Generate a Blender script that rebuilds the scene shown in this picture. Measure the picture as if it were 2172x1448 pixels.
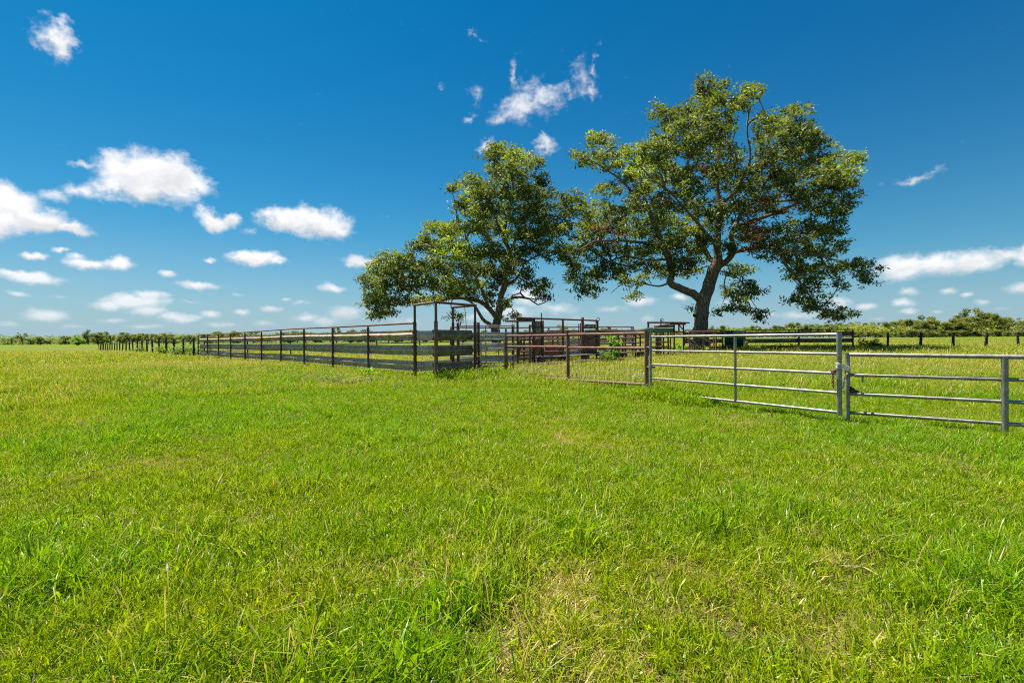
import bpy, math, random
import numpy as np
from mathutils import Vector, Matrix, Euler

# ------------------------------------------------------------------ camera, sky, sun, exposure
SC = bpy.context.scene
for o in list(bpy.data.objects):
    bpy.data.objects.remove(o)
COL = SC.collection
EYE = 1.32
FPX, CX, CY = 1086.0, 1086.0, 724.0           # focal length / centre in photo pixels (2172 x 1448)
CAMROT = Matrix.Rotation(math.radians(90 - 0.16), 3, 'X') @ Matrix.Rotation(math.radians(-0.35), 3, 'Z')
cam = bpy.data.cameras.new('camera'); camo = bpy.data.objects.new('camera', cam); COL.objects.link(camo)
camo.location = (0, 0, EYE); camo.rotation_euler = CAMROT.to_euler()
cam.sensor_width = 36; cam.lens = 18; cam.clip_start = 0.05; cam.clip_end = 12000
SC.camera = camo

SUN_EL = math.radians(66)
SUN_AZ = math.radians(-50)                     # left of the viewing direction, beyond the pens
SDIR = Vector((math.sin(SUN_AZ) * math.cos(SUN_EL), math.cos(SUN_AZ) * math.cos(SUN_EL), math.sin(SUN_EL)))
sun = bpy.data.lights.new('sun', 'SUN'); suno = bpy.data.objects.new('sun', sun); COL.objects.link(suno)
sun.energy = 5.0; sun.angle = math.radians(0.53); sun.color = (1.0, 0.95, 0.86)
suno.rotation_euler = (-SDIR).to_track_quat('-Z', 'Y').to_euler()
suno.location = SDIR * 60

vs = SC.view_settings
vs.view_transform = 'Standard'; vs.look = 'None'; vs.gamma = 1.0; vs.exposure = 1.15
vs.use_curve_mapping = False


def at(px, py, d):
    """world point seen at photo pixel (px,py) at distance d along +Y"""
    v = CAMROT @ Vector(((px - CX) / FPX, (CY - py) / FPX, -1.0))
    v = v * (d / v.y)
    return Vector((v.x, v.y, v.z + EYE))


def ss(a, b, x):
    t = np.clip((x - a) / (b - a), 0, 1)
    return t * t * (3 - 2 * t)


def _hash(ix, iy, s):
    n = (ix.astype(np.int64) * 374761393 + iy.astype(np.int64) * 668265263 + s * 974711) & 0x7fffffff
    n = ((n ^ (n >> 13)) * 1274126177) & 0x7fffffff
    n = n ^ (n >> 16)
    return (n & 0xffff) / 65535.0


def vnoise(x, y, s=0):
    x = np.asarray(x, float); y = np.asarray(y, float)
    ix = np.floor(x); iy = np.floor(y); fx = x - ix; fy = y - iy
    fx = fx * fx * (3 - 2 * fx); fy = fy * fy * (3 - 2 * fy)
    a = _hash(ix, iy, s); b = _hash(ix + 1, iy, s); c = _hash(ix, iy + 1, s); d = _hash(ix + 1, iy + 1, s)
    return (a * (1 - fx) + b * fx) * (1 - fy) + (c * (1 - fx) + d * fx) * fy


def fbm(x, y, s=0, o=4):
    t = 0; a = .5; n = 0
    for i in range(o):
        t = t + a * vnoise(x * 2 ** i + 17.3 * i, y * 2 ** i - 9.1 * i, s + i); n += a; a *= .5
    return t / n


def gz(x, y):
    """height of the pasture"""
    x = np.asarray(x, float); y = np.asarray(y, float)
    z = 0.42 * ss(14, 40, y) * ss(-22, 14, x)
    z = z + ss(45, 250, y) * ss(0, 60, x) * 1.25
    z = z - 0.62 * np.exp(-((x + 92) / 48) ** 2 - ((y - 115) / 42) ** 2)
    z = z + 0.07 * (fbm(x * .35, y * .35, 5, 3) - .5) * ss(1, 4, np.hypot(x, y))
    z = z + 0.35 * (fbm(x * .02, y * .02, 8, 3) - .5) * ss(60, 160, np.hypot(x, y))
    return z


def gzf(x, y):
    return float(gz(np.array([x]), np.array([y]))[0])


def gpt(px, py):
    """ground point seen at a photo pixel"""
    z = 0.0
    for _ in range(3):
        v = CAMROT @ Vector(((px - CX) / FPX, (CY - py) / FPX, -1.0))
        k = (z - EYE) / v.z
        z = gzf(v.x * k, v.y * k)
    return v.x * k, v.y * k

# ------------------------------------------------------------------ node helpers
class NT:
    def __init__(self, tree):
        self.t = tree
    def n(self, typ, **kw):
        nd = self.t.nodes.new(typ)
        ins = kw.pop('ins', None)
        for k, v in kw.items():
            setattr(nd, k, v)
        if ins:
            for k, v in ins.items():
                if hasattr(v, 'node'):
                    self.t.links.new(v, nd.inputs[k])
                else:
                    nd.inputs[k].default_value = v
        return nd
    def math(self, op, a, b=None, c=None, clamp=False):
        nd = self.t.nodes.new('ShaderNodeMath'); nd.operation = op; nd.use_clamp = clamp
        for i, v in enumerate((a, b, c)):
            if v is None: continue
            if hasattr(v, 'node'): self.t.links.new(v, nd.inputs[i])
            else: nd.inputs[i].default_value = v
        return nd.outputs[0]
    def vmath(self, op, a, b=None, s=None):
        nd = self.t.nodes.new('ShaderNodeVectorMath'); nd.operation = op
        for i, v in enumerate((a, b)):
            if v is None: continue
            if hasattr(v, 'node'): self.t.links.new(v, nd.inputs[i])
            else: nd.inputs[i].default_value = v
        if s is not None:
            if hasattr(s, 'node'): self.t.links.new(s, nd.inputs['Scale'])
            else: nd.inputs['Scale'].default_value = s
        return nd
    def mix(self, f, a, b, blend='MIX'):
        nd = self.t.nodes.new('ShaderNodeMix'); nd.data_type = 'RGBA'; nd.blend_type = blend
        for i, v in ((0, f), (6, a), (7, b)):
            if hasattr(v, 'node'): self.t.links.new(v, nd.inputs[i])
            else: nd.inputs[i].default_value = (tuple(v) + (1,) if (i > 0 and len(v) == 3) else v)
        return nd.outputs[2]
    def ramp(self, f, stops, interp='LINEAR'):
        nd = self.t.nodes.new('ShaderNodeValToRGB'); cr = nd.color_ramp; cr.interpolation = interp
        while len(cr.elements) > 1: cr.elements.remove(cr.elements[-1])
        for i, (p, c) in enumerate(stops):
            e = cr.elements[0] if i == 0 else cr.elements.new(p)
            e.position = p; e.color = tuple(c) + (1,) if len(c) == 3 else c
        self.t.links.new(f, nd.inputs[0])
        return nd.outputs[0]
    def noise(self, vec, scale, detail=3, rough=.55, dist=0.0):
        nd = self.n('ShaderNodeTexNoise', ins={'Scale': scale, 'Detail': detail, 'Roughness': rough, 'Distortion': dist})
        if vec is not None: self.t.links.new(vec, nd.inputs['Vector'])
        return nd
    def link(self, a, b):
        self.t.links.new(a, b)


def new_mat(name):
    m = bpy.data.materials.new(name); m.use_nodes = True
    m.node_tree.nodes.clear()
    t = NT(m.node_tree)
    out = t.n('ShaderNodeOutputMaterial')
    return m, t, out

# ------------------------------------------------------------------ world: sky with scattered clouds
world = bpy.data.worlds.new('World'); SC.world = world; world.use_nodes = True
world.node_tree.nodes.clear(); W = NT(world.node_tree)
wout = W.n('ShaderNodeOutputWorld')
sky = W.n('ShaderNodeTexSky', sky_type='NISHITA')
sky.sun_disc = False; sky.sun_elevation = SUN_EL; sky.sun_rotation = SUN_AZ
sky.altitude = 0; sky.air_density = 1.0; sky.dust_density = 0.6; sky.ozone_density = 3.0
SKY_STRENGTH = 0.05; UNIT = SKY_STRENGTH * 2.0 ** vs.exposure
geo = W.n('ShaderNodeTexCoord')
DIR = W.vmath('NORMALIZE', geo.outputs['Generated']).outputs[0]
sep = W.n('ShaderNodeSeparateXYZ', ins={0: DIR})
EL = W.math('MAXIMUM', sep.outputs[2], 0.0)
skyc = W.n('ShaderNodeHueSaturation', ins={'Saturation': 1.28, 'Value': 1.0, 'Color': sky.outputs[0]}).outputs[0]
skyc = W.n('ShaderNodeGamma', ins={'Color': skyc, 'Gamma': 1.0}).outputs[0]
skyc = W.mix(1.0, skyc, (0.70, 0.95, 1.0), 'MULTIPLY')
# polarised deep blue overhead, pale milky air low down, the same all round
sc_ = W.n('ShaderNodeSeparateColor', ins={0: skyc})
skr = W.math('MULTIPLY', W.math('MAXIMUM', W.math('SUBTRACT', sc_.outputs[0], 0.15 / UNIT), 0.005), 0.9)
skyc = W.n('ShaderNodeCombineColor', ins={0: skr, 1: W.math('MULTIPLY', sc_.outputs[1], 0.79), 2: W.math('MULTIPLY', sc_.outputs[2], 0.87)}).outputs[0]
hz = W.math('MULTIPLY', W.math('EXPONENT', W.math('MULTIPLY', EL, -8.5)), 0.92)
skyc = W.mix(hz, skyc, (0.41 / UNIT, 0.57 / UNIT, 0.69 / UNIT))

# each cloud lobe: photo pixel centre, half size in photo pixels, strength
CL = [(105, 78, 62, 40, .95), (70, 55, 40, 26, .45), (85, 100, 40, 12, .4), (130, 75, 40, 30, .7),
      (290, 375, 105, 62, 1.2), (350, 378, 112, 62, 1.25), (410, 388, 68, 34, 1.0), (240, 400, 60, 26, .8), (180, 408, 70, 24, .62), (178, 348, 42, 11, .6), (120, 410, 50, 24, .55),
      (15, 440, 100, 58, 1.25), (75, 465, 100, 34, 1.15), (150, 482, 72, 17, .95), (-30, 460, 120, 55, 1.2),
      (452, 462, 50, 30, 1.15), (488, 456, 34, 22, .95), (535, 482, 25, 12, .5),
      (620, 462, 80, 36, 1.15), (680, 478, 76, 38, 1.15), (570, 452, 36, 22, .75), (725, 490, 26, 16, .7),
      (535, 546, 70, 19, 1.1), (585, 553, 30, 10, .8), (448, 550, 16, 9, .7),
      (190, 556, 62, 16, .95), (255, 560, 48, 18, 1.0), (170, 542, 30, 10, .7), (70, 541, 46, 11, .85), (130, 530, 30, 8, .7),
      (65, 585, 92, 16, 1.05), (20, 578, 40, 10, .8), (35, 620, 36, 9, .85),
      (420, 606, 58, 12, 1.0), (355, 583, 26, 9, .7),
      (285, 640, 92, 20, 1.05), (320, 626, 50, 14, 1.0), (230, 645, 46, 16, .9), (315, 659, 50, 16, 1.0),
      (95, 667, 66, 18, .95), (70, 660, 30, 14, .7), (380, 674, 62, 15, .85), (445, 666, 32, 12, .8), (515, 660, 24, 10, .8), (575, 653, 32, 11, .85), (240, 680, 46, 10, .6),
      (770, 553, 58, 18, .85), (705, 611, 46, 11, .8), (605, 634, 18, 6, .5),
      (735, 662, 54, 22, .8), (650, 672, 44, 14, .7), (690, 680, 60, 16, .6), (790, 655, 40, 16, .5),
      (1115, 238, 62, 40, .66), (1085, 258, 46, 26, .56), (1150, 218, 46, 34, .54), (1092, 160, 15, 44, .46), (1120, 195, 40, 28, .44), (1190, 200, 30, 16, .4),
      (1228, 168, 34, 40, .44), (1265, 134, 15, 26, .4), (1240, 188, 20, 24, .46), (1015, 205, 28, 34, .38), (1000, 253, 26, 12, .42), (1020, 73, 20, 9, .36),
      (1160, 308, 40, 16, .6), (1035, 318, 34, 15, .6), (930, 165, 18, 9, .3),
      (1120, 632, 54, 28, .85), (1080, 662, 84, 22, .75), (1180, 655, 70, 18, .6), (1000, 672, 60, 14, .5), (1360, 638, 46, 16, .85), (1300, 655, 50, 12, .5), (1440, 632, 30, 10, .7), (1375, 676, 30, 12, .5),
      (1935, 384, 78, 14, .46), (1985, 374, 40, 12, .4),
      (1925, 568, 90, 40, 1.0), (1990, 562, 110, 34, 1.0), (2060, 556, 90, 30, .95), (2130, 540, 60, 20, .75), (2175, 545, 48, 30, .95), (2240, 540, 60, 30, .9),
      (2160, 612, 46, 18, .85), (1932, 620, 34, 12, .8), (1918, 643, 40, 12, .85), (2015, 620, 26, 11, .8), (2045, 630, 20, 8, .7), (1838, 650, 38, 11, .8), (1780, 640, 40, 20, .8), (1930, 661, 30, 9, .7), (1700, 668, 60, 14, .65), (1990, 662, 22, 7, .5), (2080, 643, 26, 8, .5), (2120, 655, 40, 9, .4),
      (160, 690, 60, 8, .5), (30, 688, 50, 9, .45), (300, 693, 70, 8, .5), (470, 688, 60, 9, .55), (560, 683, 40, 9, .5), (400, 640, 26, 7, .45), (500, 620, 30, 7, .4), (640, 640, 34, 8, .45), (130, 625, 40, 8, .45), (860, 680, 50, 12, .5), (930, 640, 50, 14, .5), (1240, 680, 60, 12, .5), (1560, 640, 50, 14, .55), (1620, 670, 60, 12, .5), (1860, 676, 40, 9, .5), (2050, 668, 50, 9, .45)]

# ragged edges: warp the direction by fractal noise; fades towards the horizon where clouds are small
n1 = W.noise(DIR, 7.0, 6, .6)
n2 = W.noise(DIR, 30.0, 5, .62)
w1 = W.vmath('SUBTRACT', n1.outputs['Color'], (.5, .5, .5)).outputs[0]
w2 = W.vmath('SUBTRACT', n2.outputs['Color'], (.5, .5, .5)).outputs[0]
amp = W.math('ADD', W.math('MULTIPLY', EL, 0.85), 0.035)
w1 = W.vmath('SCALE', w1, s=W.math('MULTIPLY', amp, 0.22)).outputs[0]
w2 = W.vmath('SCALE', w2, s=W.math('MULTIPLY', amp, 0.16)).outputs[0]
WD = W.vmath('ADD', DIR, W.vmath('ADD', w1, w2).outputs[0]).outputs[0]
acc = None; acc2 = None
for (px, py, rx, ry, s) in CL:
    c = (CAMROT @ Vector(((px - CX) / FPX, (CY - py) / FPX, -1.0)))
    L = c.length; c = c / L
    r = Vector((c.y, -c.x, 0)).normalized(); u = r.cross(c).normalized()
    # angular half sizes of the lobe
    cosr = FPX / math.hypot(FPX, px - CX)
    a = rx / FPX * cosr * cosr * 1.12; b = ry / FPX * cosr * 1.12
    M = Matrix((r / a, c * .05, u / b))             # lobe-space rows
    dx = W.vmath('DOT_PRODUCT', WD, tuple(r / a)).outputs['Value']
    dz = W.vmath('DOT_PRODUCT', WD, tuple(u / b)).outputs['Value']
    ox = c.dot(r / a); oz = c.dot(u / b)
    cmb = W.n('ShaderNodeCombineXYZ', ins={0: dx, 1: 0.0, 2: dz}).outputs[0]
    ds = W.vmath('DISTANCE', cmb, (ox, 0, oz)).outputs['Value']
    v = W.math('MULTIPLY_ADD', ds, -s, s)
    v2 = W.math('ADD', v, W.math('MULTIPLY_ADD', dz, .35 * s, -oz * .35 * s))
    acc = v if acc is None else W.math('SMOOTH_MAX', acc, v, 0.12)
    acc2 = v2 if acc2 is None else W.math('SMOOTH_MAX', acc2, v2, 0.12)
vert = W.math('SUBTRACT', acc2, acc)
# only in front (lobe test is two-sided); elsewhere unseen fair-weather clouds, cover raised to whiten the ambient light
front = W.math('GREATER_THAN', sep.outputs[1], 0.02)
acc = W.math('MULTIPLY_ADD', W.math('ADD', acc, 1.0), front, -1.0)
inv = W.math('DIVIDE', 1.0, W.math('ADD', EL, 0.06))
plane = W.vmath('SCALE', WD, s=inv).outputs[0]
pf = W.noise(plane, 0.95, 5, .5).outputs[0]
field = W.math('MULTIPLY', W.math('SUBTRACT', pf, 0.55), 5.0)
# azimuth mask: the field fills the sky outside the photographed part
absx = W.math('ABSOLUTE', sep.outputs[0])
outside = W.math('MAXIMUM', W.math('SUBTRACT', absx, W.math('MULTIPLY', sep.outputs[1], 1.12)),
                 W.math('SUBTRACT', sep.outputs[2], W.math('MULTIPLY', sep.outputs[1], 0.74)))
outside = W.math('MULTIPLY', outside, 8.0, clamp=True)
field = W.math('MULTIPLY', field, outside)
acc = W.math('MAXIMUM', acc, field)
n3 = W.noise(W.vmath('MULTIPLY', DIR, (1, 1, 1.6)).outputs[0], 42.0, 6, .65).outputs[0]
dens = W.math('ADD', acc, W.math('MULTIPLY', W.math('SUBTRACT', n3, 0.5), 0.75))
dmask = W.n('ShaderNodeMapRange', interpolation_type='SMOOTHSTEP', ins={0: dens, 1: 0.11, 2: 0.78, 3: 0.0, 4: 1.0}).outputs[0]
dmask = W.math('MULTIPLY', dmask, W.n('ShaderNodeMapRange', ins={0: sep.outputs[2], 1: 0.004, 2: 0.12, 3: 0.45, 4: 0.98}).outputs[0])
n4 = W.noise(W.vmath('MULTIPLY', WD, (1, 1, 2.2)).outputs[0], 14.0, 5, .6).outputs[0]
shv = W.math('ADD', W.math('MULTIPLY', W.math('SUBTRACT', n4, .5), 1.1), vert)
shade = W.n('ShaderNodeMapRange', interpolation_type='SMOOTHSTEP', ins={0: shv, 1: -.30, 2: .14, 3: 0.78 / UNIT, 4: 1.05 / UNIT}).outputs[0]
cloudc = W.n('ShaderNodeCombineColor', ins={0: shade, 1: W.math('MULTIPLY', shade, 1.0), 2: W.math('MULTIPLY', shade, 1.02)}).outputs[0]
skyfinal = W.mix(dmask, skyc, cloudc)
bg = W.n('ShaderNodeBackground', ins={'Color': skyfinal, 'Strength': SKY_STRENGTH})
W.link(bg.outputs[0], wout.inputs[0])
world.cycles.sampling_method = 'MANUAL'; world.cycles.sample_map_resolution = 512

SC.cycles.use_denoising = False; SC.cycles.filter_width = 1.15
SC.cycles.max_bounces = 3; SC.cycles.diffuse_bounces = 3; SC.cycles.glossy_bounces = 2
SC.cycles.use_adaptive_sampling = True; SC.cycles.adaptive_threshold = 0.02; SC.cycles.adaptive_min_samples = 24
SC.cycles.transmission_bounces = 3; SC.cycles.transparent_max_bounces = 4
SC.cycles.sample_clamp_indirect = 6

# ------------------------------------------------------------------ mesh helpers
RNG = np.random.default_rng(7)
random.seed(7)


def mesh_np(name, V, F, smooth=False, attrs=None, mats=None, mat_idx=None):
    """V (n,3); F list of arrays (m,k)"""
    V = np.asarray(V, np.float32)
    if not isinstance(F, list): F = [F]
    F = [np.asarray(f, np.int32) for f in F if len(f)]
    me = bpy.data.meshes.new(name)
    me.vertices.add(len(V)); me.vertices.foreach_set('co', V.ravel())
    loops = np.concatenate([f.ravel() for f in F])
    sizes = np.concatenate([np.full(len(f), f.shape[1], np.int32) for f in F])
    starts = np.concatenate([[0], np.cumsum(sizes)[:-1]]).astype(np.int32)
    me.loops.add(len(loops)); me.loops.foreach_set('vertex_index', loops.astype(np.int32))
    me.polygons.add(len(sizes)); me.polygons.foreach_set('loop_start', starts)
    if smooth: me.polygons.foreach_set('use_smooth', np.ones(len(sizes), bool))
    if mat_idx is not None: me.polygons.foreach_set('material_index', np.asarray(mat_idx, np.int32))
    for m in (mats or []): me.materials.append(m)
    for k, (dom, arr) in (attrs or {}).items():
        a = me.attributes.new(k, 'FLOAT', dom); a.data.foreach_set('value', np.asarray(arr, np.float32))
    me.update(calc_edges=True)
    return me


def obj(name, me, mat=None, parent=None, loc=None):
    o = bpy.data.objects.new(name, me); COL.objects.link(o)
    if mat is not None and len(me.materials) == 0: me.materials.append(mat)
    if parent is not None: o.parent = parent
    if loc is not None: o.location = loc
    return o


def tag(o, label=None, cat=None, group=None, kind=None):
    if label: o['label'] = label
    if cat: o['category'] = cat
    if group: o['group'] = group
    if kind: o['kind'] = kind
    return o


def thing(name, label, cat, loc, group=None):
    o = bpy.data.objects.new(name, None); COL.objects.link(o); o.location = loc
    o.empty_display_size = .2
    return tag(o, label, cat, group)


def copy_tree(src, parent=None):
    c = src.copy(); COL.objects.link(c); c.parent = parent
    for ch in list(src.children): copy_tree(ch, c)
    return c


def tube_arrays(pts, rad, sides=10, cap=True, base=0):
    pts = np.asarray(pts, float); n = len(pts)
    rad = np.broadcast_to(np.asarray(rad, float), (n,))
    tang = np.gradient(pts, axis=0) if n > 2 else np.repeat((pts[1] - pts[0])[None], n, 0)
    tang = tang / (np.linalg.norm(tang, axis=1, keepdims=True) + 1e-9)
    up = np.array([0, 0, 1.0]) if abs(tang[0][2]) < .9 else np.array([1.0, 0, 0])
    V = []; a = np.arange(sides) / sides * 2 * np.pi
    for i in range(n):
        t = tang[i]; u = up - t * up.dot(t); u /= np.linalg.norm(u) + 1e-9; up = u
        w = np.cross(t, u)
        V.append(pts[i] + rad[i] * (np.cos(a)[:, None] * u + np.sin(a)[:, None] * w))
    V = np.concatenate(V)
    i = np.arange(n - 1)[:, None] * sides; j = np.arange(sides)[None]; jn = (j + 1) % sides
    Q = np.stack([i + j, i + jn, i + sides + jn, i + sides + j], -1).reshape(-1, 4) + base
    caps = []
    if cap:
        caps = [np.arange(sides)[::-1] + base, np.arange(sides) + (n - 1) * sides + base]
    return V, Q, caps


def pipe(name, parent, p0, p1, r, mat, sides=10, mid=None):
    o0 = parent.location if parent else Vector((0, 0, 0))
    pts = [Vector(p0) - o0] + ([Vector(m) - o0 for m in mid] if mid else []) + [Vector(p1) - o0]
    V, Q, caps = tube_arrays([tuple(p) for p in pts], r, sides)
    me = mesh_np(name, V, [Q, np.array(caps)], True)
    try:
        me.set_sharp_from_angle(angle=math.radians(50))
    except Exception:
        pass
    return obj(name, me, mat, parent)


def block(name, parent, c, sx, sy, sz, mat, rz=0.0, bev=0.006, rot=None):
    """bevel-less box with slightly chamfered long edges; c = centre (world)"""
    o0 = parent.location if parent else Vector((0, 0, 0))
    h = np.array([sx, sy, sz]) / 2; b = min(bev, h.min() * .4)
    V = []
    for zz, k in ((-h[2], 1), (-h[2] + b, 0), (h[2] - b, 0), (h[2], 1)):
        e = b if k else 0
        V += [(-h[0] + e, -h[1] + e, zz), (h[0] - e, -h[1] + e, zz), (h[0] - e, h[1] - e, zz), (-h[0] + e, h[1] - e, zz)]
    F = [(3, 2, 1, 0), (12, 13, 14, 15)]
    for l in range(3):
        for j in range(4):
            F.append((l * 4 + j, l * 4 + (j + 1) % 4, l * 4 + 4 + (j + 1) % 4, l * 4 + 4 + j))
    me = mesh_np(name, np.array(V), np.array(F))
    o = obj(name, me, mat, parent, Vector(c) - o0)
    o.rotation_euler = rot if rot else (0, 0, rz)
    return o


def plate(name, parent, p0, p1, zb, zt, th, mat):
    """upright sheet between two plan points, zb..zt high"""
    p0 = Vector((p0[0], p0[1], 0)); p1 = Vector((p1[0], p1[1], 0)); d = p1 - p0
    c = (p0 + p1) / 2; c.z = (zb + zt) / 2
    return block(name, parent, c, d.length, th, zt - zb, mat, math.atan2(d.y, d.x), .004)

# ------------------------------------------------------------------ materials
def metal_mat(name, cols, scale=6.0, rough=(.45, .7), metallic=.0, bump=.25, spec=.5):
    m, t, out = new_mat(name)
    tc = t.n('ShaderNodeNewGeometry').outputs['Position']
    n = t.noise(tc, scale, 6, .65)
    n_ = t.noise(tc, scale * 9, 4, .6)
    f = t.math('ADD', t.math('MULTIPLY', n.outputs[0], .65), t.math('MULTIPLY', n_.outputs[0], .35))
    c = t.ramp(f, [(.33, cols[0]), (.5, cols[1]), (.66, cols[2])])
    rr = t.n('ShaderNodeMapRange', ins={0: f, 1: .35, 2: .65, 3: rough[0], 4: rough[1]}).outputs[0]
    b = t.n('ShaderNodeBump', ins={'Strength': bump, 'Distance': .004, 'Height': n_.outputs[0]})
    p = t.n('ShaderNodeBsdfPrincipled', ins={'Base Color': c, 'Roughness': rr, 'Metallic': metallic, 'Normal': b.outputs[0], 'Specular IOR Level': spec})
    t.link(p.outputs[0], out.inputs[0])
    return m

M_RUST = metal_mat('rusty_pipe', [(.075, .032, .024), (.175, .078, .058), (.29, .145, .112)], 7, (.55, .8))
M_RUSTD = metal_mat('dark_rust', [(.040, .017, .013), (.10, .040, .029), (.18, .075, .052)], 7, (.6, .85))
M_PLATE = metal_mat('rust_red_plate', [(.13, .035, .024), (.26, .08, .055), (.35, .13, .09)], 5, (.6, .85))
M_GALV = metal_mat('galvanised_pipe', [(.17, .155, .13), (.28, .255, .222), (.39, .36, .32)], 9, (.34, .5), .5, .12)
M_GALVD = metal_mat('weathered_galvanised_pipe', [(.17, .155, .13), (.28, .255, .22), (.39, .365, .32)], 6, (.36, .55), .5, .15)
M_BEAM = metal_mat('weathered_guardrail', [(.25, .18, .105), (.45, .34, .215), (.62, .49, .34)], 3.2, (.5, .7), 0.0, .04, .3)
M_BEAML = metal_mat('bright_guardrail', [(.38, .33, .27), (.56, .50, .43), (.70, .64, .56)], 3.2, (.5, .7), 0.0, .15, .3)  # paler guardrail copy with sunlight put into its colour
M_BEAMD = metal_mat('dirty_guardrail', [(.085, .066, .036), (.18, .145, .085), (.31, .25, .155)], 3.2, (.5, .7), 0.0, .05, .3)  # guardrail ramp in a darker tone
M_POSTW = metal_mat('creosoted_wood', [(.012, .009, .008), (.028, .020, .016), (.06, .042, .032)], 8, (.75, .95), 0, .6, .25)
M_PLANK = metal_mat('grey_plank', [(.16, .14, .125), (.26, .24, .22), (.38, .355, .33)], 4, (.8, .95), 0, .5, .2)
M_PLY = metal_mat('weathered_plywood', [(.14, .12, .095), (.23, .20, .165), (.32, .29, .25)], 4, (.8, .95), 0, .4, .2)
M_PLYB = metal_mat('brown_plywood', [(.12, .08, .06), (.20, .14, .105), (.28, .21, .16)], 4, (.8, .95), 0, .4, .2)
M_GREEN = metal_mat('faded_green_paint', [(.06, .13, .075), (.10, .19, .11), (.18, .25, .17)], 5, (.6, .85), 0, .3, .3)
M_GREENP = metal_mat('lit_side_green_paint', [(.17, .22, .13), (.27, .31, .20), (.36, .38, .27)], 5, (.6, .85), 0, .3, .3)  # paler copy of the box green, light on that side put into the colour
M_TARP = metal_mat('dark_green_sheet', [(.004, .035, .022), (.008, .06, .038), (.02, .09, .055)], 4, (.5, .75), 0, .25, .35)
M_ROPE = metal_mat('white_rope', [(.60, .58, .55), (.75, .73, .71), (.85, .84, .82)], 30, (.8, .9), 0, .4, .2)
M_CHAIN = metal_mat('bright_chain', [(.40, .40, .40), (.55, .55, .55), (.7, .7, .7)], 30, (.3, .45), .7, .1)
M_WIRE = metal_mat('fence_wire', [(.10, .09, .08), (.18, .16, .14), (.28, .26, .23)], 20, (.5, .7), .4, .1)


def leaf_mat(name, stops, brown=None, trans=.42, gloss=.05, attr='lv', grough=.35, tint=None):
    """stops: ramp over the per-leaf value; values above 1 are dead leaves"""
    m, t, out = new_mat(name)
    a = t.n('ShaderNodeAttribute', attribute_name=attr).outputs['Fac']
    c = t.ramp(t.math('MULTIPLY', a, .5), [(p * .5, col) for p, col in stops] + ([(.51, brown[0]), (1.0, brown[1])] if brown else []))
    if tint:
        r = t.n('ShaderNodeObjectInfo').outputs['Random']
        c = t.mix(1.0, c, t.ramp(r, tint), 'MULTIPLY')
    d = t.n('ShaderNodeBsdfDiffuse', ins={'Color': c})
    ct = t.mix(1.0, c, (1.6, 1.5, .6), 'MULTIPLY')
    tr = t.n('ShaderNodeBsdfTranslucent', ins={'Color': ct})
    mx = t.n('ShaderNodeMixShader', ins={0: trans, 1: d.outputs[0], 2: tr.outputs[0]})
    g = t.n('ShaderNodeBsdfGlossy', ins={'Color': (.9, .95, 1, 1), 'Roughness': grough})
    mx2 = t.n('ShaderNodeMixShader', ins={0: gloss, 1: mx.outputs[0], 2: g.outputs[0]})
    t.link(mx2.outputs[0], out.inputs[0])
    return m

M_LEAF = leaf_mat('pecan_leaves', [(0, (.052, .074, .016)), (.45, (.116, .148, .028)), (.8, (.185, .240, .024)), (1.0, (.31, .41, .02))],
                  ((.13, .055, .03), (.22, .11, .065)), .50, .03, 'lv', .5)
M_FLEAF = leaf_mat('far_leaves', [(0, (.10, .135, .045)), (.5, (.15, .19, .06)), (1.0, (.21, .245, .075))], None, .5, .01,  # far foliage colour lightened in place of haze in the air
                   tint=[(0, (.75, .85, .9)), (.5, (1, 1, 1)), (1, (1.3, 1.18, .9))])
M_BRIGHT = leaf_mat('bright_bush_leaves', [(0, (.10, .20, .012)), (.5, (.17, .32, .015)), (1.0, (.26, .42, .03))], None, .5, .02, 'lv', .55)
M_WEED = leaf_mat('weed_leaves', [(0, (.05, .11, .014)), (.5, (.10, .19, .02)), (1.0, (.18, .28, .04))], None, .45, .02, 'lv', .55)
M_PALEW = leaf_mat('pale_weed_leaves', [(0, (.11, .15, .04)), (.5, (.21, .23, .09)), (1.0, (.33, .32, .18))], None, .35, .015, 'lv', .6)
M_DARKW = leaf_mat('dark_shrub_leaves', [(0, (.03, .055, .012)), (.5, (.06, .085, .02)), (1.0, (.11, .12, .03))], None, .35, .015, 'lv', .6)


def bark_mat(name, cols):
    m, t, out = new_mat(name)
    tc = t.n('ShaderNodeNewGeometry').outputs['Position']
    v = t.vmath('MULTIPLY', tc, (1, 1, .28)).outputs[0]
    n = t.noise(v, 7, 7, .7, .4); n2 = t.noise(tc, .9, 4, .6)
    c = t.ramp(n.outputs[0], [(.32, cols[0]), (.52, cols[1]), (.7, cols[2])])
    c = t.mix(t.math('MULTIPLY', n2.outputs[0], .5), c, cols[0])
    b = t.n('ShaderNodeBump', ins={'Strength': .9, 'Distance': .06, 'Height': n.outputs[0]})
    p = t.n('ShaderNodeBsdfPrincipled', ins={'Base Color': c, 'Roughness': .92, 'Normal': b.outputs[0], 'Specular IOR Level': .15})
    t.link(p.outputs[0], out.inputs[0])
    return m

M_BARK = bark_mat('pecan_bark', [(.085, .062, .045), (.23, .175, .13), (.42, .34, .265)])
M_TWIG = bark_mat('pecan_twigs', [(.14, .11, .085), (.29, .235, .185), (.44, .37, .30)])
M_FBARK = bark_mat('far_bark', [(.05, .04, .03), (.12, .10, .08), (.2, .17, .14)])

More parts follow.
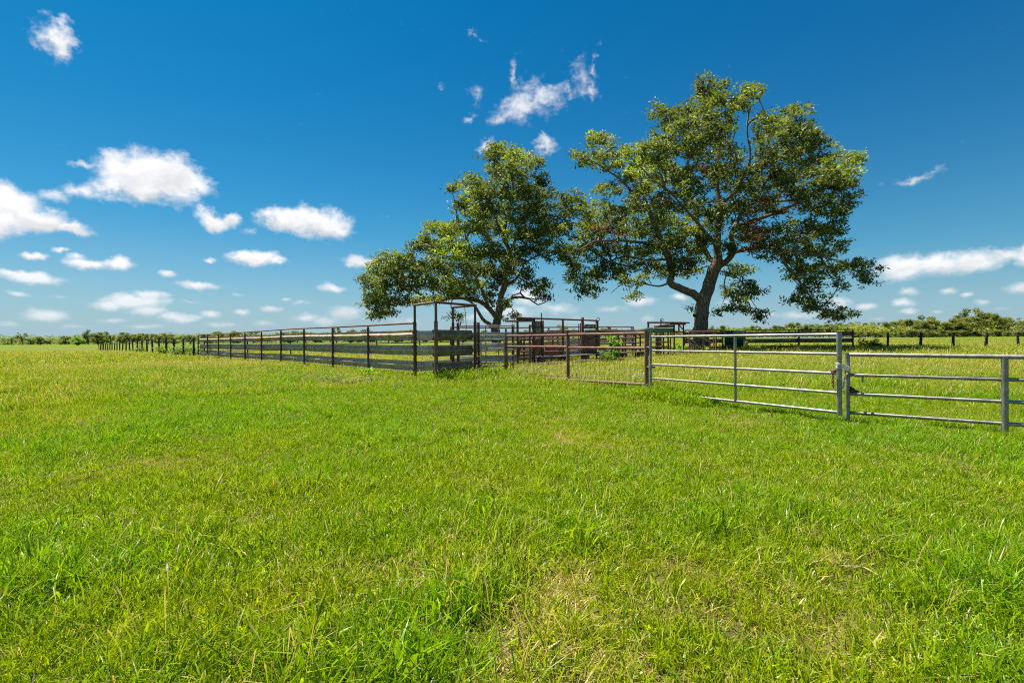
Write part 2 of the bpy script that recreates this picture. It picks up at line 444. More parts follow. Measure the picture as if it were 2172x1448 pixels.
# ground
def ground_mat():
    m, t, out = new_mat('pasture_ground')
    pos = t.n('ShaderNodeNewGeometry').outputs['Position']
    bare = t.n('ShaderNodeAttribute', attribute_name='bare').outputs['Fac']
    dry = t.n('ShaderNodeAttribute', attribute_name='dry').outputs['Fac']
    n1 = t.noise(pos, .25, 5, .6).outputs[0]
    n2 = t.noise(pos, 5.0, 6, .7).outputs[0]
    n3 = t.noise(pos, 45.0, 4, .7).outputs[0]
    f = t.math('ADD', t.math('MULTIPLY', n2, .5), t.math('MULTIPLY', n3, .5))
    green = t.ramp(f, [(.3, (.055, .085, .004)), (.5, (.10, .14, .006)), (.7, (.16, .19, .015))])
    straw = t.ramp(f, [(.3, (.20, .16, .045)), (.5, (.31, .26, .08)), (.7, (.43, .36, .14))])
    k = t.math('ADD', t.math('MULTIPLY', t.math('SUBTRACT', n1, .5), 1.0), t.math('ADD', dry, t.math('MULTIPLY', t.math('SUBTRACT', f, .5), .8)), clamp=True)
    shaded_thatch = t.ramp(f, [(.3, (.022, .024, .005)), (.5, (.055, .052, .012)), (.7, (.13, .105, .035))])  # thatch darkened so the gaps between blades look like shadow
    near = t.mix(t.math('MULTIPLY', k, .45), shaded_thatch, straw)
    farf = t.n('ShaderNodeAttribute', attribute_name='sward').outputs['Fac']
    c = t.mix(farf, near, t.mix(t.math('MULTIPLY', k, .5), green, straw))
    soil = t.ramp(t.noise(pos, 140.0, 5, .75).outputs[0], [(.3, (.10, .06, .03)), (.48, (.34, .22, .12)), (.7, (.55, .40, .25))])
    bb = t.n('ShaderNodeMapRange', ins={0: t.math('ADD', bare, t.math('MULTIPLY', t.math('SUBTRACT', f, .5), .7)), 1: .45, 2: .6}).outputs[0]
    c = t.mix(bb, c, soil)
    b = t.n('ShaderNodeBump', ins={'Strength': .8, 'Distance': .05, 'Height': f})
    p = t.n('ShaderNodeBsdfPrincipled', ins={'Base Color': c, 'Roughness': .95, 'Normal': b.outputs[0], 'Specular IOR Level': .1})
    t.link(p.outputs[0], out.inputs[0])
    return m
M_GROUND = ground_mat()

# ------------------------------------------------------------------ what grows where
def blobs(lst):
    return [(gpt(px, py), r, s) for px, py, r, s in lst]
B_LUSH = blobs([(200, 1200, .55, 1), (60, 1150, .5, .9), (330, 1060, .6, .7), (880, 1370, .30, 1.), (760, 1400, .25, .8), (620, 1420, .25, .7),
                (2020, 1170, .5, .9), (2090, 1270, .4, .9), (2130, 1400, .35, 1.), (1850, 1150, .4, .6), (650, 1010, .8, .8), (1060, 1080, .7, .8),
                (1180, 1130, .5, .6), (1300, 1020, .7, .6), (1550, 1080, .6, .6), (900, 930, 1.3, .6), (500, 900, 1.6, .5), (1950, 930, .9, .7), (1100, 840, 1.0, .6), (1390, 838, .7, 1.2),
                (1480, 860, .7, .7), (760, 980, .7, .7), (1690, 960, .8, .4), (460, 1390, .3, .7), (1600, 1400, .3, .5)])
B_DRY = blobs([(640, 1250, .35, 1.), (520, 1280, .3, .8), (1010, 1190, .35, 1.1), (900, 1230, .3, .9), (1180, 1270, .4, 1.), (1420, 1230, .4, .9), (1700, 1330, .35, 1.1),
               (1500, 1300, .35, .9), (1950, 1340, .3, .8), (1100, 1400, .25, .9), (1300, 1400, .3, .8), (230, 1010, .6, .7), (1350, 960, 1.2, .5), (1180, 925, .6, .8),
               (1720, 1060, .25, .9), (1850, 1210, .3, .9), (1580, 1010, .4, .5), (1500, 900, 1.3, .4), (350, 1350, .3, .7), (100, 1400, .3, .6), (720, 815, 1.2, .7), (1500, 1430, .3, .8), (2000, 1120, .2, .5)])
B_BARE = blobs([(1985, 1444, .08, 1.1), (1185, 930, .10, .8), (1725, 1062, .08, .7), (1840, 1250, .05, .6), (1120, 1440, .05, .6), (2005, 1108, .06, .6)])


def bl(lst, x, y):
    v = np.zeros_like(x)
    for (bx, by), r, s in lst:
        v = np.maximum(v, s * np.exp(-((x - bx) ** 2 + (y - by) ** 2) / (r * r)))
    return v


def f_lush(x, y):
    return np.clip((fbm(x * .55, y * .55, 21, 4) - .47) * 3.2, -.6, 1) * .75 + bl(B_LUSH, x, y) - .5 * bl(B_DRY, x, y)


def f_dry(x, y):
    near = 1 - ss(10, 22, np.hypot(x, y)) * .35
    return np.clip((fbm(x * 1.1 + 40, y * 1.1, 33, 4) - .50) * 2.2, 0, .6) * near + bl(B_DRY, x, y) * .46 - .5 * bl(B_LUSH, x, y)


def f_bare(x, y):
    return bl(B_BARE, x, y) + np.clip((fbm(x * 2.2, y * 2.2, 51, 3) - .74) * 2.0, 0, .3)

# ------------------------------------------------------------------ ground sheet, reaching the horizon
def axis(n, lim, k, lo=None):
    a = math.asinh(lim / k); b = -a if lo is None else math.asinh(lo / k)
    return np.sinh(np.linspace(b, a, n)) * k
gx = axis(350, 2600, 1.6); gy = axis(330, 3500, 1.6, -60)
X, Y = np.meshgrid(gx, gy)
V = np.stack([X.ravel(), Y.ravel(), gz(X.ravel(), Y.ravel())], 1)
nx, ny = len(gx), len(gy)
ii = (np.arange(ny - 1)[:, None] * nx + np.arange(nx - 1)[None]).ravel()
Fq = np.stack([ii, ii + 1, ii + nx + 1, ii + nx], 1)
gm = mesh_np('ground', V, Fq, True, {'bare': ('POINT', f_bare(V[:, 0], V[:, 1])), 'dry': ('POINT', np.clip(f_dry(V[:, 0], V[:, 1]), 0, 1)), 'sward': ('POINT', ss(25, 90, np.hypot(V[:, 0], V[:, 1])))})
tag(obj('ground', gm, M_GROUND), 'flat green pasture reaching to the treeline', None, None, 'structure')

# ------------------------------------------------------------------ grass
def grass_mat():
    m, t, out = new_mat('grass_blades')
    bv = t.n('ShaderNodeAttribute', attribute_name='bv').outputs['Fac']
    ti = t.n('ShaderNodeAttribute', attribute_name='tint', attribute_type='INSTANCER').outputs['Fac']
    lush = t.ramp(t.math('MULTIPLY', bv, .5), [(0, (.065, .165, .001)), (.25, (.170, .325, .002)), (.5, (.34, .50, .005)), (.52, (.36, .26, .07)), (.75, (.56, .42, .17)), (.85, (.12, .07, .02)), (1, (.06, .035, .012))])
    yel = t.ramp(t.math('MULTIPLY', bv, .5), [(0, (.125, .185, .001)), (.25, (.275, .345, .001)), (.5, (.45, .50, .006)), (.52, (.40, .30, .07)), (.75, (.56, .44, .17)), (.85, (.20, .115, .05)), (1, (.13, .07, .045))])
    c = t.mix(ti, lush, yel)
    d = t.n('ShaderNodeBsdfDiffuse', ins={'Color': c})
    tr = t.n('ShaderNodeBsdfTranslucent', ins={'Color': t.mix(1.0, c, (1.2, 1.2, .5), 'MULTIPLY')})
    mx = t.n('ShaderNodeMixShader', ins={0: .45, 1: d.outputs[0], 2: tr.outputs[0]})
    g = t.n('ShaderNodeBsdfGlossy', ins={'Color': (1, 1, 1, 1), 'Roughness': .38})
    mx2 = t.n('ShaderNodeMixShader', ins={0: .016, 1: mx.outputs[0], 2: g.outputs[0]})
    t.link(mx2.outputs[0], out.inputs[0])
    return m
M_GRASS = grass_mat()


def blades(n, radius, L, w, lean, bend, bv, flat=0.0, seed=0, dead=.06):
    r = np.random.default_rng(seed)
    a = r.uniform(0, 2 * np.pi, n); rr = radius * np.sqrt(r.uniform(0, 1, n))
    base = np.stack([rr * np.cos(a), rr * np.sin(a), np.full(n, -.015)], 1)
    az = r.uniform(0, 2 * np.pi, n); ln = r.uniform(L[0], L[1], n)
    th0 = np.abs(r.normal(0, lean, n)) + flat; th1 = th0 + r.uniform(.3, 1, n) * bend
    h = np.stack([np.cos(az), np.sin(az), np.zeros(n)], 1)
    z = np.array([0, 0, 1.0])
    p1 = base + (ln * .5)[:, None] * (np.sin(th0)[:, None] * h + np.cos(th0)[:, None] * z)
    p2 = p1 + (ln * .5)[:, None] * (np.sin(th1)[:, None] * h + np.cos(th1)[:, None] * z)
    fa = az + np.pi / 2 + r.normal(0, .7, n)
    s = np.stack([np.cos(fa), np.sin(fa), np.zeros(n)], 1) * (r.uniform(.7, 1.2, n) * w / 2)[:, None]
    V = np.stack([base - s, base + s, p1 + s * .85, p1 - s * .85, p2], 1).reshape(-1, 3)
    i = np.arange(n)[:, None] * 5
    Q = i + np.array([[0, 1, 2, 3]]); T = i + np.array([[3, 2, 4]])
    v = r.uniform(bv[0], bv[1], n)
    dd = r.uniform(0, 1, n) < dead
    v[dd] = r.uniform(1.05, 1.5, dd.sum())
    return V, Q, T, np.repeat(v, 5)


def seed_stems(n, radius, L, seed, w=.003, head=(1.5, 1.8), hw=.012):
    """thin stems carrying a narrow seed head"""
    r = np.random.default_rng(seed)
    V = []; Q = []; T = []; A = []
    for k in range(n):
        a = r.uniform(0, 6.28); rr = radius * math.sqrt(r.uniform()); b = np.array([rr * math.cos(a), rr * math.sin(a), -.01])
        az = r.uniform(0, 6.28); h = np.array([math.cos(az), math.sin(az), 0]); ln = r.uniform(*L); th = abs(r.normal(0, .22))
        p = [b]
        for i, f in enumerate((.5, .35, .15)):
            th += r.uniform(.05, .4); p.append(p[-1] + ln * f * (math.sin(th) * h + math.cos(th) * np.array([0, 0, 1.])))
        s = np.array([-h[1], h[0], 0]) * .5
        o = len(V) and sum(len(q) for q in V)
        V.append(np.array([b - s * w, b + s * w, p[1] + s * w, p[1] - s * w, p[2] + s * w, p[2] - s * w,
                           (p[2] + p[3]) / 2 + s * hw, (p[2] + p[3]) / 2 - s * hw, p[3]]))
        Q += [[o, o + 1, o + 2, o + 3], [o + 3, o + 2, o + 4, o + 5], [o + 5, o + 4, o + 6, o + 7]]; T += [[o + 7, o + 6, o + 8]]
        sv = r.uniform(.4, 1.0) if r.uniform() < .6 else r.uniform(1.1, 1.4); hv = r.uniform(*head)
        A += [sv] * 5 + [hv] * 4
    return np.concatenate(V), np.array(Q), np.array(T), np.array(A)


def join_parts(parts):
    V = []; Q = []; T = []; A = []; o = 0
    for v, q, t, a in parts:
        V.append(v); Q.append(q + o); T.append(t + o); A.append(a); o += len(v)
    return np.concatenate(V), np.concatenate(Q), np.concatenate(T), np.concatenate(A)


SRC = bpy.data.collections.new('grass_sources')


def source_set(name, makers):
    c = bpy.data.collections.new(name)
    for k, p in enumerate(makers):
        V, Q, T, A = join_parts(p)
        me = mesh_np('%s_%02d' % (name, k), V, [Q, T], False, {'bv': ('POINT', A)}, [M_GRASS])
        o = bpy.data.objects.new('%s_%02d' % (name, k), me); c.objects.link(o)
    return c


def scatter(name, label, coll, P, rot, scl, idx, tint):
    me = bpy.data.meshes.new(name); n = len(P)
    me.vertices.add(n); me.vertices.foreach_set('co', np.asarray(P, np.float32).ravel())
    for k, arr in (('scl', scl), ('tint', tint)):
        a = me.attributes.new(k, 'FLOAT', 'POINT'); a.data.foreach_set('value', np.asarray(arr, np.float32))
    a = me.attributes.new('rot', 'FLOAT_VECTOR', 'POINT'); a.data.foreach_set('vector', np.asarray(rot, np.float32).ravel())
    a = me.attributes.new('idx', 'INT', 'POINT'); a.data.foreach_set('value', np.asarray(idx, np.int32))
    o = obj(name, me, M_GRASS); tag(o, label, None, None, 'stuff')
    g = bpy.data.node_groups.new(name, 'GeometryNodeTree')
    g.interface.new_socket('Geometry', in_out='INPUT', socket_type='NodeSocketGeometry')
    g.interface.new_socket('Geometry', in_out='OUTPUT', socket_type='NodeSocketGeometry')
    N = g.nodes; L = g.links
    gi = N.new('NodeGroupInput'); go = N.new('NodeGroupOutput')
    ci = N.new('GeometryNodeCollectionInfo'); ci.inputs['Collection'].default_value = coll
    ci.inputs['Separate Children'].default_value = True; ci.inputs['Reset Children'].default_value = True
    ip = N.new('GeometryNodeInstanceOnPoints'); ip.inputs['Pick Instance'].default_value = True
    def na(nm, typ):
        x = N.new('GeometryNodeInputNamedAttribute'); x.data_type = typ; x.inputs['Name'].default_value = nm
        return x.outputs['Attribute']
    e2r = N.new('FunctionNodeEulerToRotation')
    L.new(na('rot', 'FLOAT_VECTOR'), e2r.inputs[0])
    L.new(gi.outputs[0], ip.inputs['Points']); L.new(ci.outputs[0], ip.inputs['Instance'])
    L.new(na('idx', 'INT'), ip.inputs['Instance Index']); L.new(e2r.outputs[0], ip.inputs['Rotation'])
    L.new(na('scl', 'FLOAT'), ip.inputs['Scale'])
    L.new(ip.outputs[0], go.inputs[0])
    md = o.modifiers.new('scatter', 'NODES'); md.node_group = g
    return o

# sources: turf (0-3), lush tufts (4-6), straw litter (7-8), seed stems (9-10), broad leaves (11)
turf = [[blades(70, .14, (.045, .125), .0072, .55, 1.1, (.0, 1.0), 0, 100 + k, .06), blades(35, .14, (.03, .07), .006, .6, .9, (.0, .7), 0, 150 + k, .10)] for k in range(4)]
tuft = [[blades(60, .10, (.10, .22), .0075, .38, 1.2, (.0, .95), 0, 200 + k, .03), blades(40, .13, (.05, .10), .006, .5, .9, (.0, .8), 0, 210 + k)] for k in range(3)]
straw = [[blades(60, .15, (.04, .12), .0044, .25, .4, (1.05, 1.6), .95, 300 + k, .5), blades(45, .13, (.04, .08), .0045, .5, .9, (.2, 1.0), .1, 310 + k, .25)] for k in range(2)]
stems = [[seed_stems(7, .12, (.16, .34), 400 + k, .0028, (1.3, 1.75), .006)] for k in range(2)]
arch = [[blades(7, .10, (.16, .30), .0042, .45, 1.7, (1.05, 1.5), .1, 520, .7)]]
dstem = [[seed_stems(6, .12, (.14, .28), 530, .0032, (1.85, 2.0), .0055)]]
broad = [[blades(26, .07, (.16, .32), .012, .4, 1.3, (.2, .95), 0, 500, .03), blades(40, .12, (.06, .12), .005, .5, .9, (.1, .8), 0, 501)]]
C_NEAR = source_set('near_grass_source', turf + tuft + straw + stems + broad + arch + dstem)
# meadow patches for farther out: wider blades so that they hold at that distance
mid = [[blades(170, .42, (.07, .17), .009, .45, .9, (.05, .95), 0, 600 + k, .10)] for k in range(3)]
midt = [[blades(150, .40, (.14, .30), .010, .40, 1.0, (.0, .85), 0, 610 + k, .06)] for k in range(2)]
mids = [[blades(120, .42, (.10, .24), .009, .4, .9, (.1, 1.0), 0, 620 + k, .12), seed_stems(20, .42, (.20, .36), 630 + k, .006, (1.3, 1.8), .014)] for k in range(2)]
C_MID = source_set('meadow_grass_source', mid + midt + mids)
far = [[blades(190, 1.1, (.10, .24), .024, .45, .9, (.0, 1.0), 0, 700 + k, .08), seed_stems(16, 1.1, (.20, .36), 710 + k, .014, (1.3, 1.8), .03)] for k in range(3)]
C_FAR = source_set('far_grass_source', far)


def ring(r0, r1, dens, half=58, seed=0):
    r = np.random.default_rng(seed); th = math.radians(half)
    n = int(dens * th * (r1 * r1 - r0 * r0))
    rr = np.sqrt(r.uniform(r0 * r0, r1 * r1, n)); a = r.uniform(-th, th, n)
    return rr * np.sin(a), rr * np.cos(a), r

# near turf
P = []
for (r0, r1, dn, sc_) in ((.9, 4.2, 130, 1.28), (4.2, 8.5, 110, 1.05), (8.5, 15.5, 78, 1.0)):
    x, y, r = ring(r0, r1, dn, 68 if r0 < 8 else 58, int(r0 * 10))
    n = len(x)
    lu = f_lush(x, y); dr = f_dry(x, y); ba = f_bare(x, y)
    keep = (r.uniform(0, 1, n) > ba * 1.35) & (r.uniform(0, 1, n) > np.clip(dr, 0, 1) * .10)
    idx = r.integers(0, 4, n)
    q = r.uniform(0, 1, n)
    idx = np.where(q < np.clip(lu * .7, 0, .75), r.integers(4, 7, n), idx)
    idx = np.where((q > .97 - .0 * lu) & (lu > .0), 11, idx)
    idx = np.where(q > 1 - np.clip(.06 + dr * .55, 0, .6), r.integers(7, 9, n), idx)
    stem = r.uniform(0, 1, n)
    idx = np.where(stem < .012 + .02 * np.clip(dr, 0, 1), r.integers(9, 11, n), idx)
    idx = np.where(stem > .972, 12, np.where(stem > .955, 13, idx))
    tall = np.hypot(x, y) > 5.5
    sc = sc_ * r.uniform(.7, 1.2, n) * (.92 + .22 * np.clip(lu, -.5, 1)) * np.where((idx >= 4) & (idx < 7), .8, 1.0) * (.70 + .60 * fbm(x * 3.5, y * 3.5, 61, 2))
    ti = np.clip(.42 + .45 * np.clip(dr, 0, 1) - .45 * np.clip(lu, -.3, 1) + .70 * (fbm(x * .24, y * .24, 77, 3) - .5) * 2 + .45 * (fbm(x * .9, y * .9, 79, 3) - .5) * 2 + r.normal(0, .12, n), 0, 1)
    P.append(np.stack([x, y, gz(x, y), sc, idx, ti], 1)[keep])
# lush tufts crowding the fence feet
def along(p0, p1, n, spread, seed):
    r = np.random.default_rng(seed); t = r.uniform(0, 1, n)
    x = p0[0] + (p1[0] - p0[0]) * t + r.normal(0, spread, n); y = p0[1] + (p1[1] - p0[1]) * t + r.normal(0, spread, n)
    return x, y, r
for a, b, n, spd, s, sc0 in (((-.2, 17.7), (2.95, 11.3), 420, .25, 1, 1.35), ((3.05, 11.3), (3.75, 10.2), 260, .20, 2, 1.7), ((-2.5, 16.2), (-.3, 17.6), 420, .35, 3, 2.0)):
    x, y, r = along(a, b, n, spd, s); n = len(x)
    idx = np.where(r.uniform(0, 1, n) < .22, 11, r.integers(4, 7, n)); idx = np.where(r.uniform(0, 1, n) < .05, r.integers(9, 11, n), idx)
    P.append(np.stack([x, y, gz(x, y), sc0 * r.uniform(.6, 1.2, n), idx, np.clip(r.normal(.25, .18, n), 0, 1)], 1))
P = np.concatenate(P); n = len(P)
rot = np.stack([RNG.normal(0, .12, n), RNG.normal(0, .12, n), RNG.uniform(0, 6.28, n)], 1)
scatter('grass', 'short bright green grass of the near pasture', C_NEAR, P[:, :3], rot, P[:, 3], P[:, 4], P[:, 5])

# meadow grass
x, y, r = ring(14.0, 38, 13, 58, 91); n = len(x)
lu = f_lush(x, y); dr = f_dry(x, y)
left = ss(-2, -8, x + (y - 17) * .55)                       # ungrazed pasture outside the guardrail pen
pen = ss(14, 20, y) * (1 - left)
q = r.uniform(0, 1, n)
idx = r.integers(0, 3, n)
idx = np.where(q < .25 + .45 * np.clip(lu, 0, 1), r.integers(3, 5, n), idx)
idx = np.where(q > 1 - (.20 + .45 * left * ss(18, 30, y) + .25 * pen), r.integers(5, 7, n), idx)
sc = r.uniform(.75, 1.2, n) * (.85 + .25 * np.clip(lu, -.3, 1) + .15 * pen)
ti = np.clip(.44 + .25 * dr - .35 * np.clip(lu, -.5, 1) + .70 * (fbm(x * .14, y * .14, 77, 3) - .5) * 2 + .12 * left * ss(20, 34, y) + r.normal(0, .12, n), 0, 1)
PM = np.stack([x, y, gz(x, y), sc, idx, ti], 1)
# taller growth along the fence feet of the pens
extra = []
for a, b, n, spd, s, sc0 in (((-3.3, 17.2), (-25.5, 41.5), 260, .30, 11, 1.0), ((.2, 22.0), (9.6, 28.6), 90, .4, 12, .95), ((-2.4, 20.9), (8.6, 36), 120, .6, 13, 1.1), ((6, 41.2), (29, 41.4), 320, .7, 14, 1.3), ((-25, 42), (5, 42), 220, .8, 15, 1.2),
                             ((2.2, 15.2), (9.8, 13.0), 170, .6, 16, 1.25), ((-.2, 18.2), (2.8, 12.1), 120, .25, 17, 1.2)):
    xx, yy, r2 = along(a, b, n, spd, s); n2_ = len(xx)
    ii_ = np.where(r2.uniform(0, 1, n2_) < .7, r2.integers(3, 5, n2_), r2.integers(5, 7, n2_))
    extra.append(np.stack([xx, yy, gz(xx, yy), sc0 * r2.uniform(.7, 1.3, n2_), ii_, np.clip(r2.normal(.3, .2, n2_), 0, 1)], 1))
PM = np.concatenate([PM] + extra); n = len(PM)
rot = np.stack([RNG.normal(0, .06, n), RNG.normal(0, .06, n), RNG.uniform(0, 6.28, n)], 1)
scatter('meadow_grass', 'taller yellow green meadow grass with seed heads around the pens', C_MID, PM[:, :3], rot, PM[:, 3], PM[:, 4], PM[:, 5])

x, y, r = ring(36, 150, .75, 56, 92); n = len(x)
near = 1 - ss(70, 150, np.hypot(x, y)); keep = r.uniform(0, 1, n) < .35 + .65 * near
x, y = x[keep], y[keep]; n = len(x)
ti = np.clip(.50 + .6 * (fbm(x * .05, y * .05, 78, 3) - .5) * 2 + RNG.normal(0, .15, n), 0, 1)
rot = np.stack([RNG.normal(0, .04, n), RNG.normal(0, .04, n), RNG.uniform(0, 6.28, n)], 1)
scatter('far_grass', 'distant yellow green meadow grass beyond the pens', C_FAR, np.stack([x, y, gz(x, y)], 1), rot, RNG.uniform(.8, 1.3, n), RNG.integers(0, 3, n), ti)

# ------------------------------------------------------------------ guardrail fences
WB_H = .34
def beam_mesh(L, side, seed=0, end_lap=.04):
    """W-section guardrail: valley bolted to the post (y=0), two ridges pointing to side*y"""
    prof = np.array([(.062, .170), (.082, .142), (.085, .120), (.078, .098), (.018, .040), (.004, .016), (.004, -.014), (.014, -.034), (.074, -.096), (.078, -.118), (.066, -.142), (.010, -.170)])
    th = .006
    xs = np.linspace(-end_lap, L + end_lap, 7); r = np.random.default_rng(seed)
    dz = np.interp(xs, [xs[0], (xs[0] + xs[-1]) / 2, xs[-1]], [0, r.normal(0, .008), 0]); dy = r.normal(0, .004, len(xs))
    V = []
    for i, x in enumerate(xs):
        for (y, z) in prof: V.append((x, side * (y + dy[i]), z + dz[i]))
        for (y, z) in prof[::-1]: V.append((x, side * (y + dy[i] + th), z + dz[i] + (.001 if z > 0 else -.001)))
    m = len(prof) * 2; F = []
    for i in range(len(xs) - 1):
        for j in range(m):
            q = (i * m + j, i * m + (j + 1) % m, (i + 1) * m + (j + 1) % m, (i + 1) * m + j)
            F.append(q if side > 0 else q[::-1])
    c = []
    k = len(prof)
    for base in (0, (len(xs) - 1) * m):
        for j in range(k - 1):
            q = (base + j, base + j + 1, base + m - 2 - j, base + m - 1 - j)
            c.append(q)
    me = mesh_np('guardrail', np.array(V), np.array(F + c), True)
    try: me.set_sharp_from_angle(angle=math.radians(28))
    except Exception: pass
    return me

ROWS = (1.49, .98, .44)

def guardrail_run(root, A, B, nspan, side, mat, rows=ROWS, top=1.89, pr=.045, post_mat=None, pipe_mat=None, posts=True, skip_first=False, dz=0.0, top_pipe=True, variants=3, bolts=True):
    A = Vector((A[0], A[1], 0)); B = Vector((B[0], B[1], 0)); d = (B - A); L = d.length / nspan; rz = math.atan2(d.y, d.x); u = d.normalized()
    nrm = Vector((-u.y, u.x, 0)) * side
    ms = [beam_mesh(L, side, 40 + k) for k in range(variants)]
    for m in ms: m.materials.append(mat)
    post_mat = post_mat or M_RUSTD; pipe_mat = pipe_mat or M_RUST
    pts = [A + u * (L * i) for i in range(nspan + 1)]
    gzs = [gzf(p.x, p.y) + dz for p in pts]
    bolt_me = None
    for i, p in enumerate(pts):
        if posts and not (i == 0 and skip_first):
            q = Vector((p.x, p.y, gzs[i])) - nrm * (pr + .002)
            lean = Vector((random.gauss(0, .006), random.gauss(0, .006), 0))
            pipe('post', root, q - Vector((0, 0, .25)), q + Vector((0, 0, top - .045)) + lean, pr, post_mat)
        if i < nspan:
            for k, z in enumerate(rows):
                o = obj('guardrail', ms[(i * 3 + k) % variants], None, root)
                o.location = Vector((p.x, p.y, gzs[i] + z)) - root.location
                o.rotation_euler = (0, -math.atan2(gzs[i + 1] - gzs[i], L), rz)
                if bolts:
                    if bolt_me is None:
                        Vb, Qb, cb = tube_arrays([(0, 0, 0), (0, -side * .018, 0)], [.022, .018], 8)
                        bolt_me = mesh_np('bolt', Vb, [Qb, np.array(cb)]); bolt_me.materials.append(M_CHAIN)
                    b = obj('bolt', bolt_me, None, o); b.location = (.14 + .02 * k, 0.002 * side, 0)
    if top_pipe:
        tp = [Vector((p.x, p.y, g + top)) - nrm * (pr + .002) for p, g in zip(pts, gzs)]
        pipe('top_pipe', root, tp[0], tp[-1], .034, pipe_mat, 10, tp[1:-1])
    return pts, gzs

P1 = Vector((-3.28, 17.30, 0)); P2 = Vector((-2.38, 16.04, 0)); P3 = Vector((-1.27, 17.67, 0)); P4 = Vector((-2.14, 18.6, 0))
FARC = Vector((-25.5, 41.7, 0))
root = thing('guardrail_fence', 'long fence of three grey guardrails on rusty posts running off to the left', 'fence', (P1.x, P1.y, 0))
guardrail_run(root, P1, FARC, 10, -1, M_BEAM, skip_first=True)

# tall pipe frame at the corner of the pen
root = thing('gateway', 'tall rusty pipe gateway with guardrail sides at the pen corner', 'gateway', (P2.x, P2.y, 0))
FT = 2.52
for k, (p, r_) in enumerate(((P1, .058), (P2, .060), (P3, .056), (P4, .052))):
    g = gzf(p.x, p.y)
    pipe('post', root, (p.x, p.y, g - .2), (p.x, p.y, g + 1.93), r_, M_RUSTD if k != 1 else M_RUST, 12)
    pipe('upper_post', root, (p.x, p.y, g + 1.93), (p.x, p.y, FT), r_ * .72, M_RUSTD if k != 1 else M_RUST, 12)
for a, b in ((P1, P2), (P2, P3), (P3, P4)):
    u = (b - a).normalized() * .05
    pipe('top_bar', root, (a.x - u.x, a.y - u.y, FT), (b.x + u.x, b.y + u.y, FT), .042, M_RUST if a is P1 else M_RUSTD, 10)
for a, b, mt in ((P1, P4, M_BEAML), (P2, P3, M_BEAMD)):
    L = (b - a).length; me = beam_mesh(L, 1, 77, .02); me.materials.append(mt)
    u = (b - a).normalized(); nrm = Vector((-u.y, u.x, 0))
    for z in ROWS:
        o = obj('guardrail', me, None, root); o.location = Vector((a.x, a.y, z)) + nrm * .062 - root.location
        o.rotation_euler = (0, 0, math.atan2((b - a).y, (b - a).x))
q = P3 + (P4 - P3) * .45
pipe('hanging_rod', root, (q.x, q.y, FT - .03), (q.x + .06, q.y, 1.72), .010, M_RUSTD, 6)

# ------------------------------------------------------------------ small galvanised gates behind the frame
def pipe_gate(name, label, A, B, z0, z1, zs, ups, r, mat, cat='gate', ru=None):
    root = thing(name, label, cat, (A[0], A[1], gzf(*A)))
    A = Vector((A[0], A[1], 0)); B = Vector((B[0], B[1], 0)); u = B - A
    for z in zs:
        pipe('rail', root, (A.x, A.y, z), (B.x, B.y, z), r, mat)
    for t in ups:
        p = A + u * t
        pipe('upright', root, (p.x, p.y, z0 - r), (p.x, p.y, z1 + r), (ru or r) * 1.02, mat)
    return root
def xy(px, d):
    v = at(px, 720, d); return (v.x, v.y)
g1 = pipe_gate('pipe_gate', 'tall galvanised pipe gate behind the rusty frame', xy(974, 19.6), xy(1092, 20.2), .46, 1.88, (.46, .70, .94, 1.20, 1.50, 1.88), (0, .47, .70, .985), .022, M_GALVD)
g2 = pipe_gate('pipe_gate', 'low galvanised pipe gate between the frame and the rusty pipe fence', xy(1020, 17.4), xy(1070, 17.9), .10, 1.34, (.12, .42, .70, .78, 1.03, 1.34), (0, .98), .024, M_GALV)
for px, d, zt, lab in ((971, 19.4, 1.97, 'short rusty gate post beside the tall frame'), (1015, 17.75, 1.92, 'rusty latch post left of the low galvanised gate'), (1087.5, 20.25, 1.92, 'dark rusty post holding the end of the tall gate')):
    x_, y_ = xy(px, d); g = gzf(x_, y_)
    rt = thing('gate_post', lab, 'post', (x_, y_, g))
    pipe('post', rt, (x_, y_, g - .2), (x_, y_, zt), .047, M_RUSTD, 12)
    pipe('cap', rt, (x_, y_, zt), (x_, y_, zt + .012), .050, M_RUST, 12)
    if px == 1087.5:
        for k in (0, .06):
            pipe('marker_rod', rt, (x_ + k, y_, zt), (x_ + k + .01, y_, zt + .62), .008, M_RUSTD, 6)
    else:
        nx_ = 1 if px == 971 else -1
        for z in (.45, 1.45):
            pipe('hinge', rt, (x_, y_, z), (x_ - nx_ * .17, y_ + .03, z), .018, M_RUSTD, 8)


def chain(name, label, pts, mat, lw=.034, wr=.0055, cat='chain'):
    pts = [Vector(p) for p in pts]
    V = []; Q = []; o = 0; k = 0; seg = 0; pos = pts[0].copy(); rem = 0
    total = sum((pts[i + 1] - pts[i]).length for i in range(len(pts) - 1)); n = max(2, int(total / (lw * .72)))
    for i in range(n):
        s = total * (i + .5) / n; j = 0
        while j < len(pts) - 2 and s > (pts[j + 1] - pts[j]).length: s -= (pts[j + 1] - pts[j]).length; j += 1
        u = (pts[j + 1] - pts[j]).normalized(); c = pts[j] + u * s
        a = u.orthogonal().normalized(); b = u.cross(a)
        w = (a + b if i % 2 else a - b).normalized()
        loop = [c + u * (lw / 2 * math.cos(t)) + w * (lw / 3.2 * math.sin(t)) for t in np.linspace(0, 2 * np.pi, 9)]
        v, q, _ = tube_arrays([tuple(p - pts[0]) for p in loop], wr, 5, False, o)
        V.append(v); Q.append(q); o += len(v)
    me = mesh_np(name, np.concatenate(V), np.concatenate(Q), True)
    return tag(obj(name, me, mat, None, pts[0]), label, cat)

